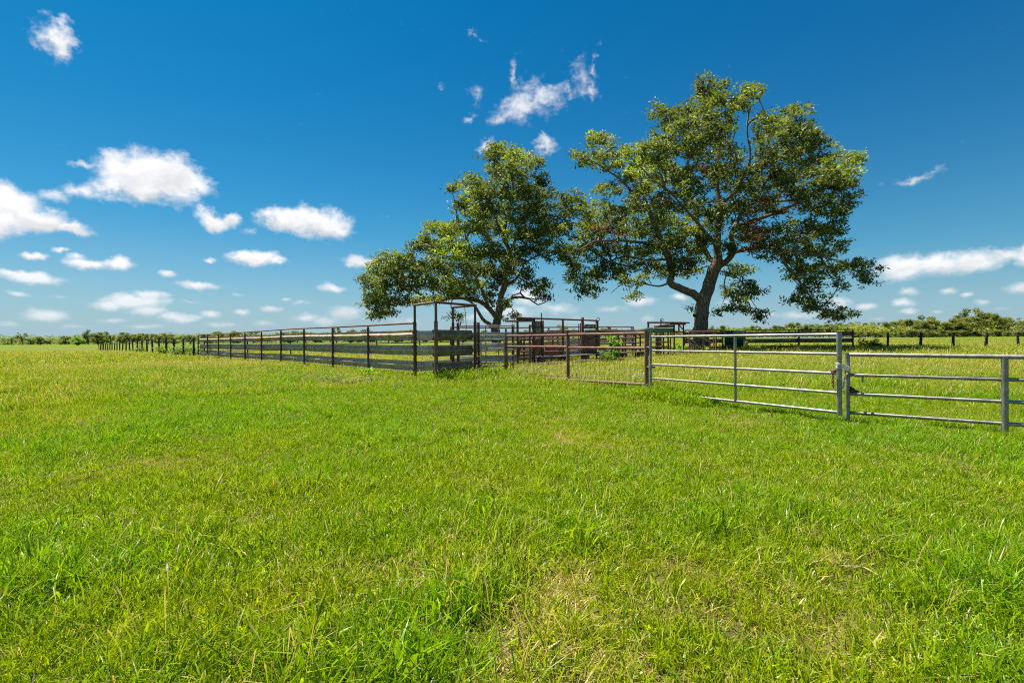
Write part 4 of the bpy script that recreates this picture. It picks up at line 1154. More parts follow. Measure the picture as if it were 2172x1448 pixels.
def pecan(name, label, x0, y0, k, D, limbs, lobes, dark, seed, n_att, n_leaf, lseed, depth_half, brown=(), bright=(), bare_share=.0):
    """tree laid out in its own plane at distance D (enlarged view coordinates), with limbs and lobes given real depth"""
    r = np.random.default_rng(seed)
    def wp(zx, zy, dd): return np.array(at(x0 + zx / k, y0 + zy / k, D + dd))
    sp = D / FPX / k                                    # metres per view unit
    V = []; Q = []; o = 0; nodes = []; parent = []; nrad = []
    base = None
    for pts, rad in limbs:
        W_ = [wp(*p) for p in pts]
        if base is None:
            base = W_[0].copy(); base[2] = gzf(base[0], base[1]); W_[0] = base - np.array([0, 0, .3])
        rad = (rad[0] * .9, rad[1]) if rad[0] < .6 else rad
        c, rr = catmull(W_, rad, .45)
        wob = r.normal(0, 1, c.shape) * rr[:, None] * .10
        wob[0] = 0; c2 = c + wob
        v, q, _ = tube_arrays(c2, rr * r.uniform(.94, 1.06, len(rr)), 12 if rad[0] > .2 else 8, False, o)
        if rad[0] > .15: v = v + r.normal(0, .012, v.shape) * min(1, rad[0] * 2)
        V.append(v); Q.append(q); o += len(v)
        for i_, (p, ra) in enumerate(zip(c2, rr)):
            if rad[0] > .55 and i_ < 4: continue
            nodes.append(p); parent.append(-1); nrad.append(ra)
    # root flare
    obj_root = thing(name, label, 'tree', tuple(base))
    lim_V, lim_Q = np.concatenate(V), np.concatenate(Q)
    zrel = np.clip(1 - (lim_V[:, 2] - base[2]) / 1.0, 0, 1); rad_dir = lim_V - base; rad_dir[:, 2] = 0
    dist = np.linalg.norm(rad_dir, axis=1)
    near = dist < 1.6
    lim_V[near] += rad_dir[near] * (zrel[near] ** 2 * .45)[:, None]
    obj('trunk', mesh_np('trunk', lim_V - base, lim_Q, True), M_BARK, obj_root)
    # attraction points inside the lobes
    area = np.array([l[2] * l[3] for l in lobes]); cnt = np.maximum(2, (area / area.sum() * n_att)).astype(int)
    cxm = np.mean([l[0] for l in lobes]); hw = max(abs(l[0] - cxm) + l[2] for l in lobes)
    A = []; LV = []
    for (lx, ly, rx, ry), c in zip(lobes, cnt):
        th = r.uniform(0, 6.283, c); q = np.sqrt(r.uniform(0, 1, c)) * np.where(r.uniform(0, 1, c) < .14, r.uniform(1.1, 1.45, c), 1.0)
        zx = lx + rx * q * np.cos(th); zy = ly + ry * q * np.sin(th)
        e = np.sqrt(np.clip(1 - ((lx - cxm) / hw) ** 2, .08, 1)) * depth_half
        lc = r.uniform(-.85, .85) * e
        dd = lc + r.normal(0, .35, c) * max(rx, ry) * sp * 1.2
        if c > 14:                                  # wide lobes are split in depth into front and back masses
            dd = np.where(r.uniform(0, 1, c) < .5, dd, -dd)
        lvv = r.uniform(.15, .62)
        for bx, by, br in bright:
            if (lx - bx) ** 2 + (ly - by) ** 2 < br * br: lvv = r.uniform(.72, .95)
        for a_, b_, d_ in zip(zx, zy, dd):
            lv_ = lvv + r.normal(0, .14)
            for bx, by, br in brown:
                if (a_ - bx) ** 2 + (b_ - by) ** 2 < br * br and r.uniform() < .75: lv_ = r.uniform(1.1, 1.9)
            A.append(wp(a_, b_, d_)); LV.append(lv_ if lv_ > 1.05 else np.clip(lv_, .02, .98))
    A = np.array(A); LV = np.array(LV)
    N = np.zeros((len(nodes) + len(A) * 8, 3)); N[:len(nodes)] = nodes; cnt_n = len(nodes)
    nr = np.zeros(len(N)); nr[:cnt_n] = nrad
    d0 = np.array([np.min(np.linalg.norm(N[:cnt_n] - a, axis=1)) for a in A])
    tw = []; centre = base + np.array([0, 0, 5.0])
    tips = np.zeros(len(N)); par = np.full(len(N), -1); paths = []
    for ai in np.argsort(d0):
        a = A[ai]; dv = N[:cnt_n] - a; dist = np.linalg.norm(dv, axis=1)
        # prefer joints that lie nearer to the trunk than the tip and somewhat below it
        pen = np.where(np.linalg.norm(N[:cnt_n] - centre, axis=1) > np.linalg.norm(a - centre), .6, 0) * dist + np.clip(N[:cnt_n, 2] - a[2], 0, 3) * .25
        j = int(np.argmin(dist + pen)); s = N[j]; L = np.linalg.norm(a - s); m = int(np.clip(L / .55, 1, 7))
        off = r.normal(0, .10, 3) * L; ids = [j]
        for i_ in range(1, m + 1):
            t = i_ / m; p = s + (a - s) * t + off * math.sin(math.pi * t) + np.array([0, 0, .10 * L * math.sin(math.pi * t)]) + (r.normal(0, .05, 3) if i_ < m else 0)
            N[cnt_n] = p; par[cnt_n] = ids[-1]; ids.append(cnt_n); cnt_n += 1
        paths.append(ids); q_ = ids[-1]
        while q_ >= 0: tips[q_] += 1; q_ = par[q_]
    V = []; Q = []; o = 0
    for ids in paths:
        rr = np.clip(.014 * np.sqrt(tips[ids]) + .006, .018, .15); rr[-1] *= .55
        if par[ids[0]] < 0: rr[0] = min(rr[1] * 1.3, .16)
        else: rr[0] = min(rr[0], rr[1] * 1.25)
        v, q, _ = tube_arrays(N[ids], rr, 5 if rr[0] > .03 else 3, False, o); V.append(v); Q.append(q); o += len(v)
    obj('branches', mesh_np('branches', np.concatenate(V) - base, np.concatenate(Q), True), M_TWIG, obj_root)
    # leaves: around the twig tips and along the outer twigs
    tipsP = np.array([N[i_[-1]] for i_ in paths]); order = np.argsort(d0); tl = LV[order]
    mids = np.array([N[i_[-2]] if len(i_) > 2 else (N[i_[-1]] * .6 + N[i_[0]] * .4) for i_ in paths])
    C1 = np.concatenate([tipsP, tipsP]); C1[len(tipsP):] += r.normal(0, .30, tipsP.shape) * np.array([1, 1, .5]); lv1 = np.concatenate([tl, tl])
    v, t, a = leaf_cloud(C1 - base, n_leaf, .215, (.20, .40), (.08, .15), lseed, lv1, .25, .60, .35)
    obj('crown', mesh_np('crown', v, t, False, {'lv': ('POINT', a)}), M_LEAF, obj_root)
    return obj_root

# --- big right-hand pecan (view units of the enlarged photograph: x0=1120, y0=140, scale 2.496)
BL = [
 ([(912, 1440, 0), (914, 1380, 0), (920, 1310, 0), (935, 1240, 0), (958, 1150, 0), (985, 1080, 0), (1005, 1025, 0)], (.66, .50)),
 ([(930, 1262, 0), (895, 1222, -.2), (850, 1195, -.4), (790, 1172, -.6), (750, 1146, -.8), (762, 1100, -1.0), (745, 1020, -1.3), (720, 960, -1.5), (690, 890, -1.8), (660, 820, -2.0), (640, 760, -2.2)], (.40, .20)),
 ([(1005, 1040, 0), (962, 1020, .3), (932, 960, .8), (905, 880, 1.4), (888, 780, 2.0), (850, 700, 2.4), (800, 600, 2.8), (755, 500, 3.0), (720, 330, 3.2)], (.30, .05)),
 ([(1003, 1040, 0), (1000, 950, -.1), (1012, 850, -.2), (1014, 740, -.3), (1000, 640, 0), (1010, 520, .3), (995, 420, .4), (960, 300, .2), (930, 140, 0)], (.42, .05)),
 ([(1003, 1050, 0), (1045, 1035, -.3), (1095, 975, -.6), (1075, 900, -1.0), (1130, 840, -1.4), (1250, 800, -2.0), (1400, 740, -2.4), (1560, 640, -2.6), (1690, 570, -2.6)], (.34, .05)),
 ([(1090, 985, -.5), (1200, 962, -1.2), (1310, 972, -2.0), (1370, 1060, -2.6), (1420, 1120, -2.8), (1480, 1200, -3.0), (1560, 1300, -3.2), (1640, 1335, -3.3)], (.20, .03)),
 ([(1310, 972, -2.0), (1450, 985, -2.4), (1600, 1020, -2.8), (1740, 1060, -3.0), (1810, 1090, -3.0)], (.12, .03)),
 ([(1075, 900, -1.0), (1120, 800, .5), (1200, 700, 1.5), (1290, 560, 2.2), (1350, 400, 2.6), (1420, 255, 2.8)], (.24, .04)),
 ([(1014, 740, -.3), (1095, 660, -1.4), (1175, 500, -2.2), (1160, 320, -2.6), (1200, 130, -2.6)], (.20, .03)),
 ([(640, 760, -2.2), (560, 680, -2.6), (500, 610, -2.8), (400, 540, -3.0), (300, 480, -3.0)], (.17, .03)),
 ([(645, 770, -2.2), (602, 650, -1.6), (590, 560, -1.2), (540, 480, -1.0), (400, 395, -.8)], (.15, .03)),
 ([(720, 960, -1.5), (600, 935, -2.2), (480, 925, -2.8), (350, 930, -3.2), (240, 980, -3.4), (130, 880, -3.4)], (.17, .04)),
 ([(738, 1025, -1.3), (620, 1025, -.6), (500, 1010, .4), (380, 1060, 1.0), (300, 1120, 1.2)], (.13, .03)),
 ([(750, 1148, -.8), (690, 1165, -1.6), (600, 1150, -2.4), (520, 1140, -2.8), (440, 1200, -3.0)], (.10, .02)),
 ([(1000, 950, 0), (940, 880, -2.0), (870, 800, -3.6), (800, 720, -4.8), (720, 640, -5.6)], (.20, .04)),
 ([(1010, 850, 0), (1060, 760, 2.0), (1150, 680, 4.2), (1280, 640, 6.0), (1400, 600, 7.0)], (.20, .04)),
 ([(985, 1085, 0), (1050, 1090, -1.2), (1120, 1130, -2.0), (1170, 1220, -2.6), (1230, 1310, -3.0)], (.10, .02)),
 ([(1000, 640, 0), (900, 520, 1.6), (830, 380, 2.6), (760, 260, 3.2)], (.14, .03)),
 ([(914, 1330, 0), (893, 1322, -.25), (880, 1318, -.35)], (.20, .16)),
]
BE = [(950, 120, 80, 60), (1010, 200, 110, 65), (1190, 130, 60, 42), (1130, 205, 60, 34), (710, 250, 65, 55), (830, 265, 85, 55), (960, 320, 120, 85), (800, 400, 150, 95), (1000, 450, 130, 85),
 (380, 400, 70, 48), (280, 490, 50, 42), (420, 490, 95, 55), (560, 470, 70, 65), (650, 470, 70, 60), (1430, 240, 85, 32), (1280, 300, 85, 50), (1400, 350, 130, 65), (1530, 375, 60, 38), (1300, 430, 120, 75), (1500, 470, 140, 75), (1650, 540, 105, 75), (1725, 500, 38, 40),
 (590, 600, 85, 85), (700, 570, 110, 75), (900, 600, 140, 85), (1100, 600, 130, 75), (1250, 560, 100, 80), (1450, 610, 150, 75), (1660, 650, 85, 65), (430, 655, 65, 32), (600, 720, 85, 55), (760, 720, 110, 65), (950, 760, 120, 60), (1150, 730, 130, 55), (1380, 720, 150, 65), (1600, 740, 100, 55),
 (230, 715, 55, 60), (140, 800, 80, 75), (330, 770, 110, 65), (450, 850, 100, 45), (300, 880, 120, 55), (110, 900, 90, 60), (560, 860, 85, 50), (820, 850, 85, 50), (950, 900, 55, 35), (1200, 850, 70, 40), (1450, 870, 140, 65), (1620, 850, 65, 45), (1660, 770, 40, 40),
 (200, 1000, 105, 55), (400, 980, 120, 55), (560, 975, 85, 40), (830, 980, 85, 45), (880, 1050, 55, 35), (1200, 950, 60, 50), (1400, 960, 115, 55), (1580, 960, 105, 45), (280, 1100, 90, 55), (430, 1090, 95, 42), (570, 1130, 75, 32), (700, 1085, 75, 32), (860, 1090, 45, 32), (320, 1200, 60, 38), (560, 1205, 45, 20),
 (1120, 1085, 75, 34), (1180, 1180, 75, 45), (1060, 1180, 50, 36), (1100, 1262, 75, 34), (1220, 1310, 52, 26), (1000, 1300, 26, 16), (1440, 1085, 75, 55), (1545, 1085, 95, 45), (1720, 1060, 80, 36), (1800, 1090, 46, 55), (1500, 1170, 65, 36), (1650, 1160, 36, 26), (1430, 1232, 45, 34), (1540, 1262, 85, 44), (1640, 1312, 75, 34), (1725, 1312, 26, 18), (878, 1295, 22, 16),
 (650, 830, 80, 55), (690, 930, 70, 40), (800, 1060, 60, 36), (620, 960, 70, 36), (1000, 830, 70, 50), (1060, 960, 46, 36), (900, 960, 50, 40), (1250, 900, 80, 45), (1330, 1010, 60, 36), (640, 1060, 70, 30), (500, 1060, 70, 36), (780, 920, 60, 50), (1120, 900, 60, 40), (700, 800, 60, 50), (480, 780, 70, 40)]
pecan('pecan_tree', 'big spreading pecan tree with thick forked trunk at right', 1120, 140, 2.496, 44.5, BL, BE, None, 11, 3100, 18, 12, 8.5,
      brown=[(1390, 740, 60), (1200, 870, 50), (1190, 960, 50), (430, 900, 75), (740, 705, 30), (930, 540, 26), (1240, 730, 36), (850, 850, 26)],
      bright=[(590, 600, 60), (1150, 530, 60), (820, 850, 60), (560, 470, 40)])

# --- left pecan (view units: x0=740, y0=280, scale 3.368)
LL = [
 ([(1047, 1480, 0), (1048, 1425, 0), (1052, 1370, 0), (1066, 1310, 0), (1078, 1210, 0), (1105, 1115, 0), (1120, 1000, 0), (1150, 860, .2), (1105, 745, .4), (1130, 600, .5), (1175, 430, .4), (1150, 260, .2), (1100, 120, 0)], (.50, .05)),
 ([(1030, 1400, 0), (1000, 1368, -.3), (955, 1335, -.8), (912, 1265, -1.4), (868, 1210, -2.0), (760, 1180, -2.8)], (.24, .06)),
 ([(1058, 1330, 0), (1005, 1262, .3), (930, 1210, .6), (840, 1188, .8), (710, 1190, .6), (600, 1210, .2), (430, 1100, -.2), (340, 1000, -.4), (250, 900, -.5)], (.28, .04)),
 ([(1000, 1262, .3), (970, 1180, -.8), (920, 1060, -2.0), (840, 920, -3.0), (720, 800, -3.6), (600, 700, -3.8)], (.20, .03)),
 ([(1066, 1310, 0), (1130, 1215, -.6), (1185, 1180, -1.2), (1290, 1192, -1.8), (1350, 1235, -2.2), (1440, 1195, -2.6)], (.20, .03)),
 ([(1105, 1115, 0), (1205, 1035, .8), (1262, 930, 1.2), (1340, 888, 1.6), (1400, 830, 1.8)], (.17, .04)),
 ([(1150, 860, .2), (1220, 700, -1.0), (1300, 520, -1.8), (1340, 320, -2.2)], (.16, .03)),
 ([(1120, 1000, 0), (1050, 860, 1.6), (950, 700, 2.8), (880, 520, 3.4), (860, 360, 3.6)], (.18, .03)),
 ([(1105, 745, .4), (1040, 600, -.8), (1020, 420, -1.4), (1040, 200, -1.6)], (.13, .03)),
 ([(600, 1210, .2), (480, 1210, -.6), (330, 1230, -1.2), (200, 1280, -1.6)], (.09, .02)),
 ([(1205, 1035, .8), (1300, 1090, 1.6), (1390, 1120, 2.0), (1440, 1180, 2.2)], (.09, .02)),
]
LE = [(1085, 130, 85, 42), (1030, 180, 55, 55), (1220, 160, 85, 52), (1340, 220, 55, 45), (1040, 290, 65, 55), (1180, 280, 115, 75), (1360, 340, 48, 58), (870, 350, 58, 46), (748, 392, 36, 36), (860, 440, 105, 55), (1000, 420, 75, 65), (1150, 420, 125, 75), (1300, 450, 105, 75), (1430, 440, 26, 46),
 (800, 510, 48, 36), (900, 560, 115, 65), (1030, 560, 105, 65), (1200, 580, 115, 75), (1340, 580, 75, 75), (620, 685, 75, 45), (720, 700, 95, 55), (850, 680, 105, 55), (1000, 700, 105, 65), (1180, 720, 105, 75), (1330, 700, 85, 65), (490, 815, 46, 36), (580, 790, 85, 65), (720, 830, 125, 75), (870, 860, 115, 75), (1020, 850, 105, 65), (1180, 870, 95, 65), (1320, 850, 65, 55),
 (290, 900, 75, 46), (410, 885, 46, 36), (220, 980, 75, 65), (350, 970, 95, 65), (480, 970, 75, 55), (600, 950, 95, 65), (750, 980, 115, 65), (920, 980, 105, 55), (1050, 1000, 75, 45), (1180, 970, 85, 50), (1290, 1000, 55, 36), (135, 1060, 50, 46), (200, 1120, 75, 75), (320, 1080, 85, 65), (450, 1080, 85, 55), (570, 1080, 85, 55), (700, 1090, 105, 55), (860, 1090, 105, 45), (1040, 1090, 60, 34), (1130, 1070, 50, 34), (1270, 1080, 50, 34), (1390, 1090, 55, 45),
 (160, 1200, 55, 55), (260, 1200, 75, 55), (390, 1200, 85, 36), (520, 1200, 55, 34), (640, 1180, 60, 24), (760, 1150, 75, 34), (880, 1160, 55, 34), (1000, 1150, 50, 32), (200, 1290, 65, 40), (300, 1290, 50, 24), (1360, 1160, 50, 34), (1430, 1180, 26, 26), (770, 1320, 40, 36), (1180, 1310, 40, 20), (1100, 1340, 20, 20), (1130, 1230, 32, 32), (1010, 1230, 32, 24)]
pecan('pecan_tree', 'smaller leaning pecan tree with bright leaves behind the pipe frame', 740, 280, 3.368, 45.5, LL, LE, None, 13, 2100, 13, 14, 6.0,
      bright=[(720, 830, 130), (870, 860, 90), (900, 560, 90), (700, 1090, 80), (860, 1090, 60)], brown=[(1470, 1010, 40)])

# ------------------------------------------------------------------ far trees
def far_variant(seed, style):
    r = np.random.default_rng(seed)
    H = 10.0; lob = []
    if style == 'round':
        n = 20
        for i in range(n):
            a = r.uniform(0, 6.28); q = math.sqrt(r.uniform()); z = r.uniform(.8, 1) ** 1 * 0 + r.uniform(1.6, 9.0)
            w = 4.2 * math.sqrt(max(.1, 1 - ((z - 4.6) / 5.2) ** 2)); lob.append((q * w * math.cos(a), q * w * math.sin(a), z, r.uniform(1.0, 1.9)))
    elif style == 'airy':
        for i in range(17):
            a = r.uniform(0, 6.28); q = math.sqrt(r.uniform()); z = r.uniform(3.6, 9.4)
            w = 3.8 * math.sqrt(max(.1, 1 - ((z - 6.4) / 4.4) ** 2)); lob.append((q * w * math.cos(a), q * w * math.sin(a), z, r.uniform(.7, 1.3)))
    else:
        for i in range(16):
            a = r.uniform(0, 6.28); q = math.sqrt(r.uniform()); z = r.uniform(.6, 8.6)
            w = 2.8 * (1 - z / 11); lob.append((q * w * math.cos(a), q * w * math.sin(a), z, r.uniform(.8, 1.4)))
    C = []; LV = []
    for (x_, y_, z_, rr) in lob:
        k = int(42 * rr * rr); p = r.normal(0, 1, (k, 3)); p /= np.linalg.norm(p, axis=1, keepdims=True); p *= (rr * r.uniform(.55, 1.05, k))[:, None]; p[:, 2] *= .75
        C.append(p + np.array([x_, y_, z_])); LV.append(np.clip(r.normal(r.uniform(.25, .75), .15, k), .02, .98))
    C = np.concatenate(C); LV = np.concatenate(LV); C[:, 2] = np.maximum(C[:, 2], .15)
    v, t, a = leaf_cloud(C, 3, .22, (.34, .62), (.24, .42), seed + 5, LV, .1, .8, .6)
    crown = mesh_np('crown', v, t, False, {'lv': ('POINT', a)}, [M_FLEAF])
    V = []; Q = []; o = 0
    vv, q, _ = tube_arrays([(0, 0, -.4), (.05, 0, 1.2), (.1, .05, 3.2), (0, .1, 6.5)], [.34, .28, .22, .06], 8, False, 0); V.append(vv); Q.append(q); o += len(vv)
    for (x_, y_, z_, rr) in lob[:9]:
        z0 = min(z_ * .55, 4.5); vv, q, _ = tube_arrays([(.05, .03, z0 * .7), (x_ * .45, y_ * .45, z0 + (z_ - z0) * .45), (x_, y_, z_)], [.14, .09, .04], 5, False, o); V.append(vv); Q.append(q); o += len(vv)
    return crown, mesh_np('trunk', np.concatenate(V), np.concatenate(Q), True, None, [M_FBARK])
FV = {'round': [far_variant(900 + k, 'round') for k in range(4)], 'airy': [far_variant(920 + k, 'airy') for k in range(3)], 'cone': [far_variant(940 + k, 'cone') for k in range(2)]}
_fr = random.Random(5)

def far_tree(px, top, d, wide=1.0, style='round', label=None, group=None, name='tree', mat=None, base=None):
    p = at(px, 720, d); g = gzf(p.x, p.y); H = at(px, top, d).z - g
    cr, tk = FV[style][_fr.randrange(len(FV[style]))]
    root = thing(name, label, 'tree' if name != 'shrub' else 'shrub', (p.x, p.y, g - .1), group)
    s = H / 9.9
    for nm, me in (('trunk', tk), ('crown', cr)):
        if mat is not None and nm == 'crown':
            me = me.copy(); me.materials.clear(); me.materials.append(mat)
        obj(nm, me, None, root)
    root.scale = (s * wide, s * wide, s); root.rotation_euler = (0, 0, _fr.uniform(0, 6.28))
    return root
# tall individuals
for a in [(47, 705, 330, 1.0, 'airy', 'tall airy tree second from the left edge on the horizon'), (85, 714, 330, 1.25, 'round', 'dense round tree left of the bright sapling on the horizon'),
          (138, 711, 340, 1.0, 'round', 'round dark tree just left of the bright green sapling'), (187, 699, 320, .9, 'airy', 'tall open crowned tree above the last black post'),
          (1193, 688, 300, 1.1, 'round', 'round green tree seen under the overhead pipe of the alley'), (1290, 690, 300, .7, 'cone', 'pointed tree above the pipe corral'),
          (1340, 691, 300, .45, 'cone', 'small pointed tree left of the green box'), (1965, 668, 215, 1.0, 'round', 'tall round tree between the second and third right fence posts'), (2048, 655, 215, .95, 'airy', 'tallest airy tree left of the fourth right fence post'),
          (2072, 654, 218, .8, 'airy', 'tall airy tree right behind the fourth right fence post'), (2106, 661, 212, .8, 'round', 'tall rounded tree between the fourth and fifth right fence posts')]:
    far_tree(*a)
far_tree(166, 713, 235, 1.25, 'round', 'small bright green tree standing alone in the left field', None, 'sapling', M_BRIGHT)
ORD = 'first second third fourth fifth sixth seventh eighth ninth tenth eleventh twelfth thirteenth fourteenth fifteenth sixteenth seventeenth eighteenth nineteenth twentieth'.split()
ORD += ['twenty-' + q for q in ORD[:9]] + ['thirtieth'] + ['thirty-' + q for q in ORD[:9]]
# rows, told apart by their place counted from the left
def row(x0, x1, n, top0, top1, d0, d1, label, group, wide=(.9, 1.4), styles=('round', 'round', 'airy'), jit=5.5):
    made = []
    for i in range(n):
        t = (i + .5) / n; px = x0 + (x1 - x0) * t + _fr.uniform(-.5, .5) * (x1 - x0) / n
        top = top0 + (top1 - top0) * t + _fr.uniform(-jit, jit)
        made.append((px, far_tree(px, top, _fr.uniform(d0, d1), _fr.uniform(*wide), _fr.choice(styles), label, group)))
    for k, (_, o) in enumerate(sorted(made, key=lambda q: q[0])):
        o['label'] = label % ORD[k]
row(-60, 180, 9, 718, 716, 350, 420, '%s low hazy tree from the left on the far left horizon', 'low trees on the left horizon', (1.1, 1.7))
row(195, 430, 18, 707, 709, 300, 380, '%s grey green tree from the left in the treeline behind the black posts', 'treeline behind the black posts', (1.0, 1.5))
row(430, 860, 26, 705, 705, 330, 420, '%s hazy tree from the left in the treeline above the long guardrail fence', 'treeline above the guardrail fence', (1.0, 1.6))
row(690, 800, 4, 697, 699, 320, 360, '%s of four taller trees above the middle of the guardrail fence', 'taller trees above the guardrail fence', (.7, 1.0))
row(860, 1500, 32, 703, 700, 330, 420, '%s low hazy tree from the left in the treeline behind the cattle alley', 'treeline behind the cattle alley', (1.0, 1.6))
row(1500, 1700, 14, 695, 688, 270, 320, '%s green tree from the left in the wood behind the dark back fence', 'wood behind the dark back fence', (.9, 1.3))
row(1690, 1900, 16, 688, 684, 225, 270, '%s green tree from the left in the wood right of the big pecan', 'wood right of the big pecan', (.9, 1.3))
row(1890, 2200, 22, 680, 674, 205, 250, '%s taller tree from the left in the wood behind the right fence posts', 'wood behind the right fence posts', (.9, 1.3), jit=6)
row(1800, 2200, 24, 701, 699, 196, 206, '%s low bushy tree from the left along the edge of the right wood', 'wood edge behind the right fence posts', (1.4, 2.2), ('round',), 4)

# undergrowth that closes the woods at their foot
def undergrowth(name, label, px0, px1, d0, d1, h, n, seed):
    r = np.random.default_rng(seed); px = r.uniform(px0, px1, n); d = r.uniform(d0, d1, n)
    x = (px - CX) / FPX * d; g = gz(x, d)
    hh = h * (.55 + .9 * fbm(px * .045, d * .02, seed, 3))
    C = np.stack([x, d, g + .15 + hh * r.uniform(0, 1, n) ** .8], 1)
    v, t, a = leaf_cloud(C, 3, .55, (.7, 1.3), (.45, .8), seed, np.clip(fbm(px * .06, d * .05, seed + 3, 2) + r.normal(0, .15, n), .02, .98), .1, .8, .6)
    return tag(obj(name, mesh_np(name, v, t, False, {'lv': ('POINT', a)}), M_FLEAF), label, None, None, 'stuff')
undergrowth('far_woodland', 'hazy low woodland closing the horizon on the left and middle', -140, 1560, 430, 470, 7.5, 12000, 61)
undergrowth('far_undergrowth', 'dense far growth closing the treeline behind the posts and the pens', 185, 1560, 382, 425, 5.6, 12000, 64)
undergrowth('far_undergrowth', 'low far growth under the trees on the left horizon', -140, 190, 395, 430, 4.6, 2600, 65)
undergrowth('woodland_undergrowth', 'dense green undergrowth at the foot of the right hand wood', 1540, 2330, 262, 300, 4.6, 4200, 62)
undergrowth('woodland_undergrowth', 'bushy green growth along the near edge of the right hand wood', 1780, 2330, 207, 235, 4.2, 4200, 63)
for px, top, lab in ((1932, 696, 'pale flowering shrub at the wood edge left of the second post'), (1958, 697, 'pale brownish shrub at the wood edge right of the second post'), (2170, 690, 'pale brownish shrub at the wood edge by the last post')):
    far_tree(px, top, 192, 1.6, 'round', lab, 'pale shrubs at the wood edge' if False else None, 'shrub', M_PALEW)

# ------------------------------------------------------------------ bushes and weeds
def bush(name, label, cat, px, py_base, d, w, h, n, mat, seed, L=(.10, .22), Wd=(.05, .12), group=None, stems=7):
    p = at(px, py_base, d); g = gzf(p.x, p.y); r = np.random.default_rng(seed)
    root = thing(name, label, cat, (p.x, p.y, g), group)
    V = []; Q = []; o = 0; C = []
    for k in range(stems):
        a = r.uniform(0, 6.28); q = math.sqrt(r.uniform()) * w / 2; hz = h * r.uniform(.55, 1.0) * math.sqrt(max(.15, 1 - (q / (w / 2 + .01)) ** 2 * .7))
        e = np.array([q * math.cos(a), q * math.sin(a), hz]); m = np.array([e[0] * .5, e[1] * .5, hz * .6])
        v, qd, _ = tube_arrays([(e[0] * .15, e[1] * .15, -.05), m, e], [.014, .010, .005], 5, False, o); V.append(v); Q.append(qd); o += len(v)
        for t in np.linspace(.25, 1, max(3, n // stems)):
            c = (m * (t / .6) if t < .6 else m + (e - m) * ((t - .6) / .4)); C.append(c + r.normal(0, .10 * w, 3) * np.array([1, 1, .6]))
    obj('stems', mesh_np('stems', np.concatenate(V), np.concatenate(Q), True), M_FBARK, root)
    C = np.array(C); C[:, 2] = np.maximum(C[:, 2], .04)
    v, t, a = leaf_cloud(C, 8, .055 * w + .03, L, Wd, seed, np.clip(r.normal(.5, .22, len(C)), .02, .98), .15, .8, .8)
    obj('leaves', mesh_np('leaves', v, t, False, {'lv': ('POINT', a)}), mat, root)
    return root
bush('bush', 'bright lime green bush under the loading platform', 'bush', 1440, 738, 32.6, 1.05, .72, 60, M_BRIGHT, 1)
bush('bush', 'small bright green bush behind the ramp handrails', 'bush', 1499, 733, 34.5, .55, .5, 24, M_BRIGHT, 2)
bush('sapling', 'bright green sapling growing through the corral rails', 'sapling', 1299, 770, 25.6, .75, 1.75, 60, M_BRIGHT, 3, stems=5)
bush('bush', 'green bush at the foot of the walkway', 'bush', 1286, 768, 25.0, .75, .65, 36, M_WEED, 4)
bush('weed', 'broad bright weed at the foot of the guardrail fence', 'weed', 789, 790, 18.4, .75, .34, 30, M_BRIGHT, 5, (.10, .2), (.05, .1))
bush('shrub', 'brownish green shrub right of the dark back fence', 'shrub', 1836, 735, 43.0, 1.3, 1.1, 70, M_PALEW, 6)
bush('shrub', 'dark green shrub left of the first right fence post', 'shrub', 1857, 736, 42.6, 1.25, .95, 80, M_DARKW, 7)
for k, (px, py, d, w, h) in enumerate([(385, 752, 47, 2.2, 1.0), (352, 750, 54, 2.4, 1.1), (420, 753, 45, 1.8, .9), (300, 748, 66, 2.6, 1.0), (445, 752, 48, 2.0, 1.0), (400, 748, 56, 2.4, 1.2)]):
    bush('weed', ('first second third fourth fifth sixth'.split()[k] + ' pale green weed clump behind the black posts, counted from the nearest'), 'weed', px, py, d, w, h, 60, M_WEED, 20 + k, (.12, .28), (.06, .14), 'weeds behind the black posts', 10)
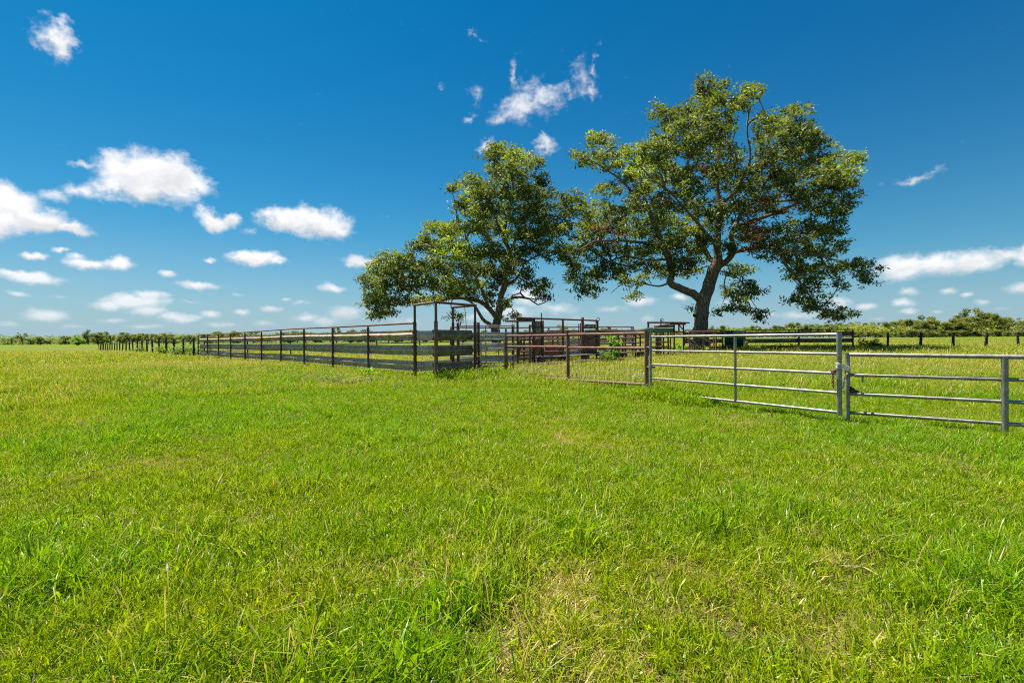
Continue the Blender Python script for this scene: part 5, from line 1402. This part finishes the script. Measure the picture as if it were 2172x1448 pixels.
for k, (px, py, d, w, h) in enumerate([(700, 812, 15.6, 1.0, .22), (745, 812, 15.4, 1.0, .20), (790, 806, 16.0, .9, .24), (660, 806, 16.6, .8, .18)]):
    bush('weed', ('pale dried weed mat before the guardrail fence, ' + ('left of middle', 'right of middle', 'rightmost', 'leftmost')[k] + ' of four'), 'weed', px, py, d, w, h, 34, M_PALEW, 30 + k, (.05, .12), (.015, .04), 'pale weeds before the guardrail fence', 9)
for k, (px, d, w, h) in enumerate([(1545, 41.0, 1.0, .45), (1580, 41.2, .9, .7), (1610, 41.2, 1.4, .4), (1650, 41.3, 1.4, .35), (1530, 40.6, 1.1, .35), (1690, 41.3, 1.4, .3), (1740, 41.3, 1.3, .3)]):
    bush('weed', ('weed at the foot of the dark back fence, ' + ('before the green sheet', 'right of the green sheet', 'under the first beam span', 'near the middle of the first span', 'left of the green sheet', 'left of the middle post', 'right of the middle post')[k]), 'weed', px, 736, d, w, h, 36, M_WEED, 40 + k, (.08, .2), (.05, .12), 'weeds at the dark back fence', 8)

# a few dry sticks and straw wisps on the turf
def stick(label, px, py, L, rz, seed):
    r = random.Random(seed); x_, y_ = gpt(px, py); g = gzf(x_, y_)
    pts = [(-L / 2, 0, .02), (-L / 6, r.uniform(-.03, .03), .035), (L / 5, r.uniform(-.03, .03), .03), (L / 2, r.uniform(-.04, .04), .05)]
    v, q, c = tube_arrays(pts, [.006, .005, .004, .002], 5)
    o = 0; V = [v]; Q = [q]; o = len(v)
    v2, q2, _ = tube_arrays([pts[1], (0, .06, .06), (.06, .13, .07)], [.004, .003, .001], 5, False, o); V.append(v2); Q.append(q2)
    ob = obj('dry_stick', mesh_np('dry_stick', np.concatenate(V), np.concatenate(Q), True), M_STICK, None, (x_, y_, g)); ob.rotation_euler = (0, 0, rz)
    return tag(ob, label, 'stick')
M_STICK = metal_mat('dry_straw', [(.34, .25, .13), (.48, .37, .21), (.6, .49, .31)], 20, (.8, .95), 0, .2, .2)
stick('forked pale dry stick in the grass right of centre', 1815, 1215, .22, 2.4, 1)
stick('curved dry stalk left of the forked stick', 1630, 1210, .18, .4, 2)
stick('pale dry stalk lying below the gate', 1755, 891, .55, .1, 3)
stick('pale stalk lying below the right pipe fence', 1870, 911, .45, -.1, 4)
stick('thin dry stalk lying in the left foreground', 520, 1180, .18, 2.2, 5)
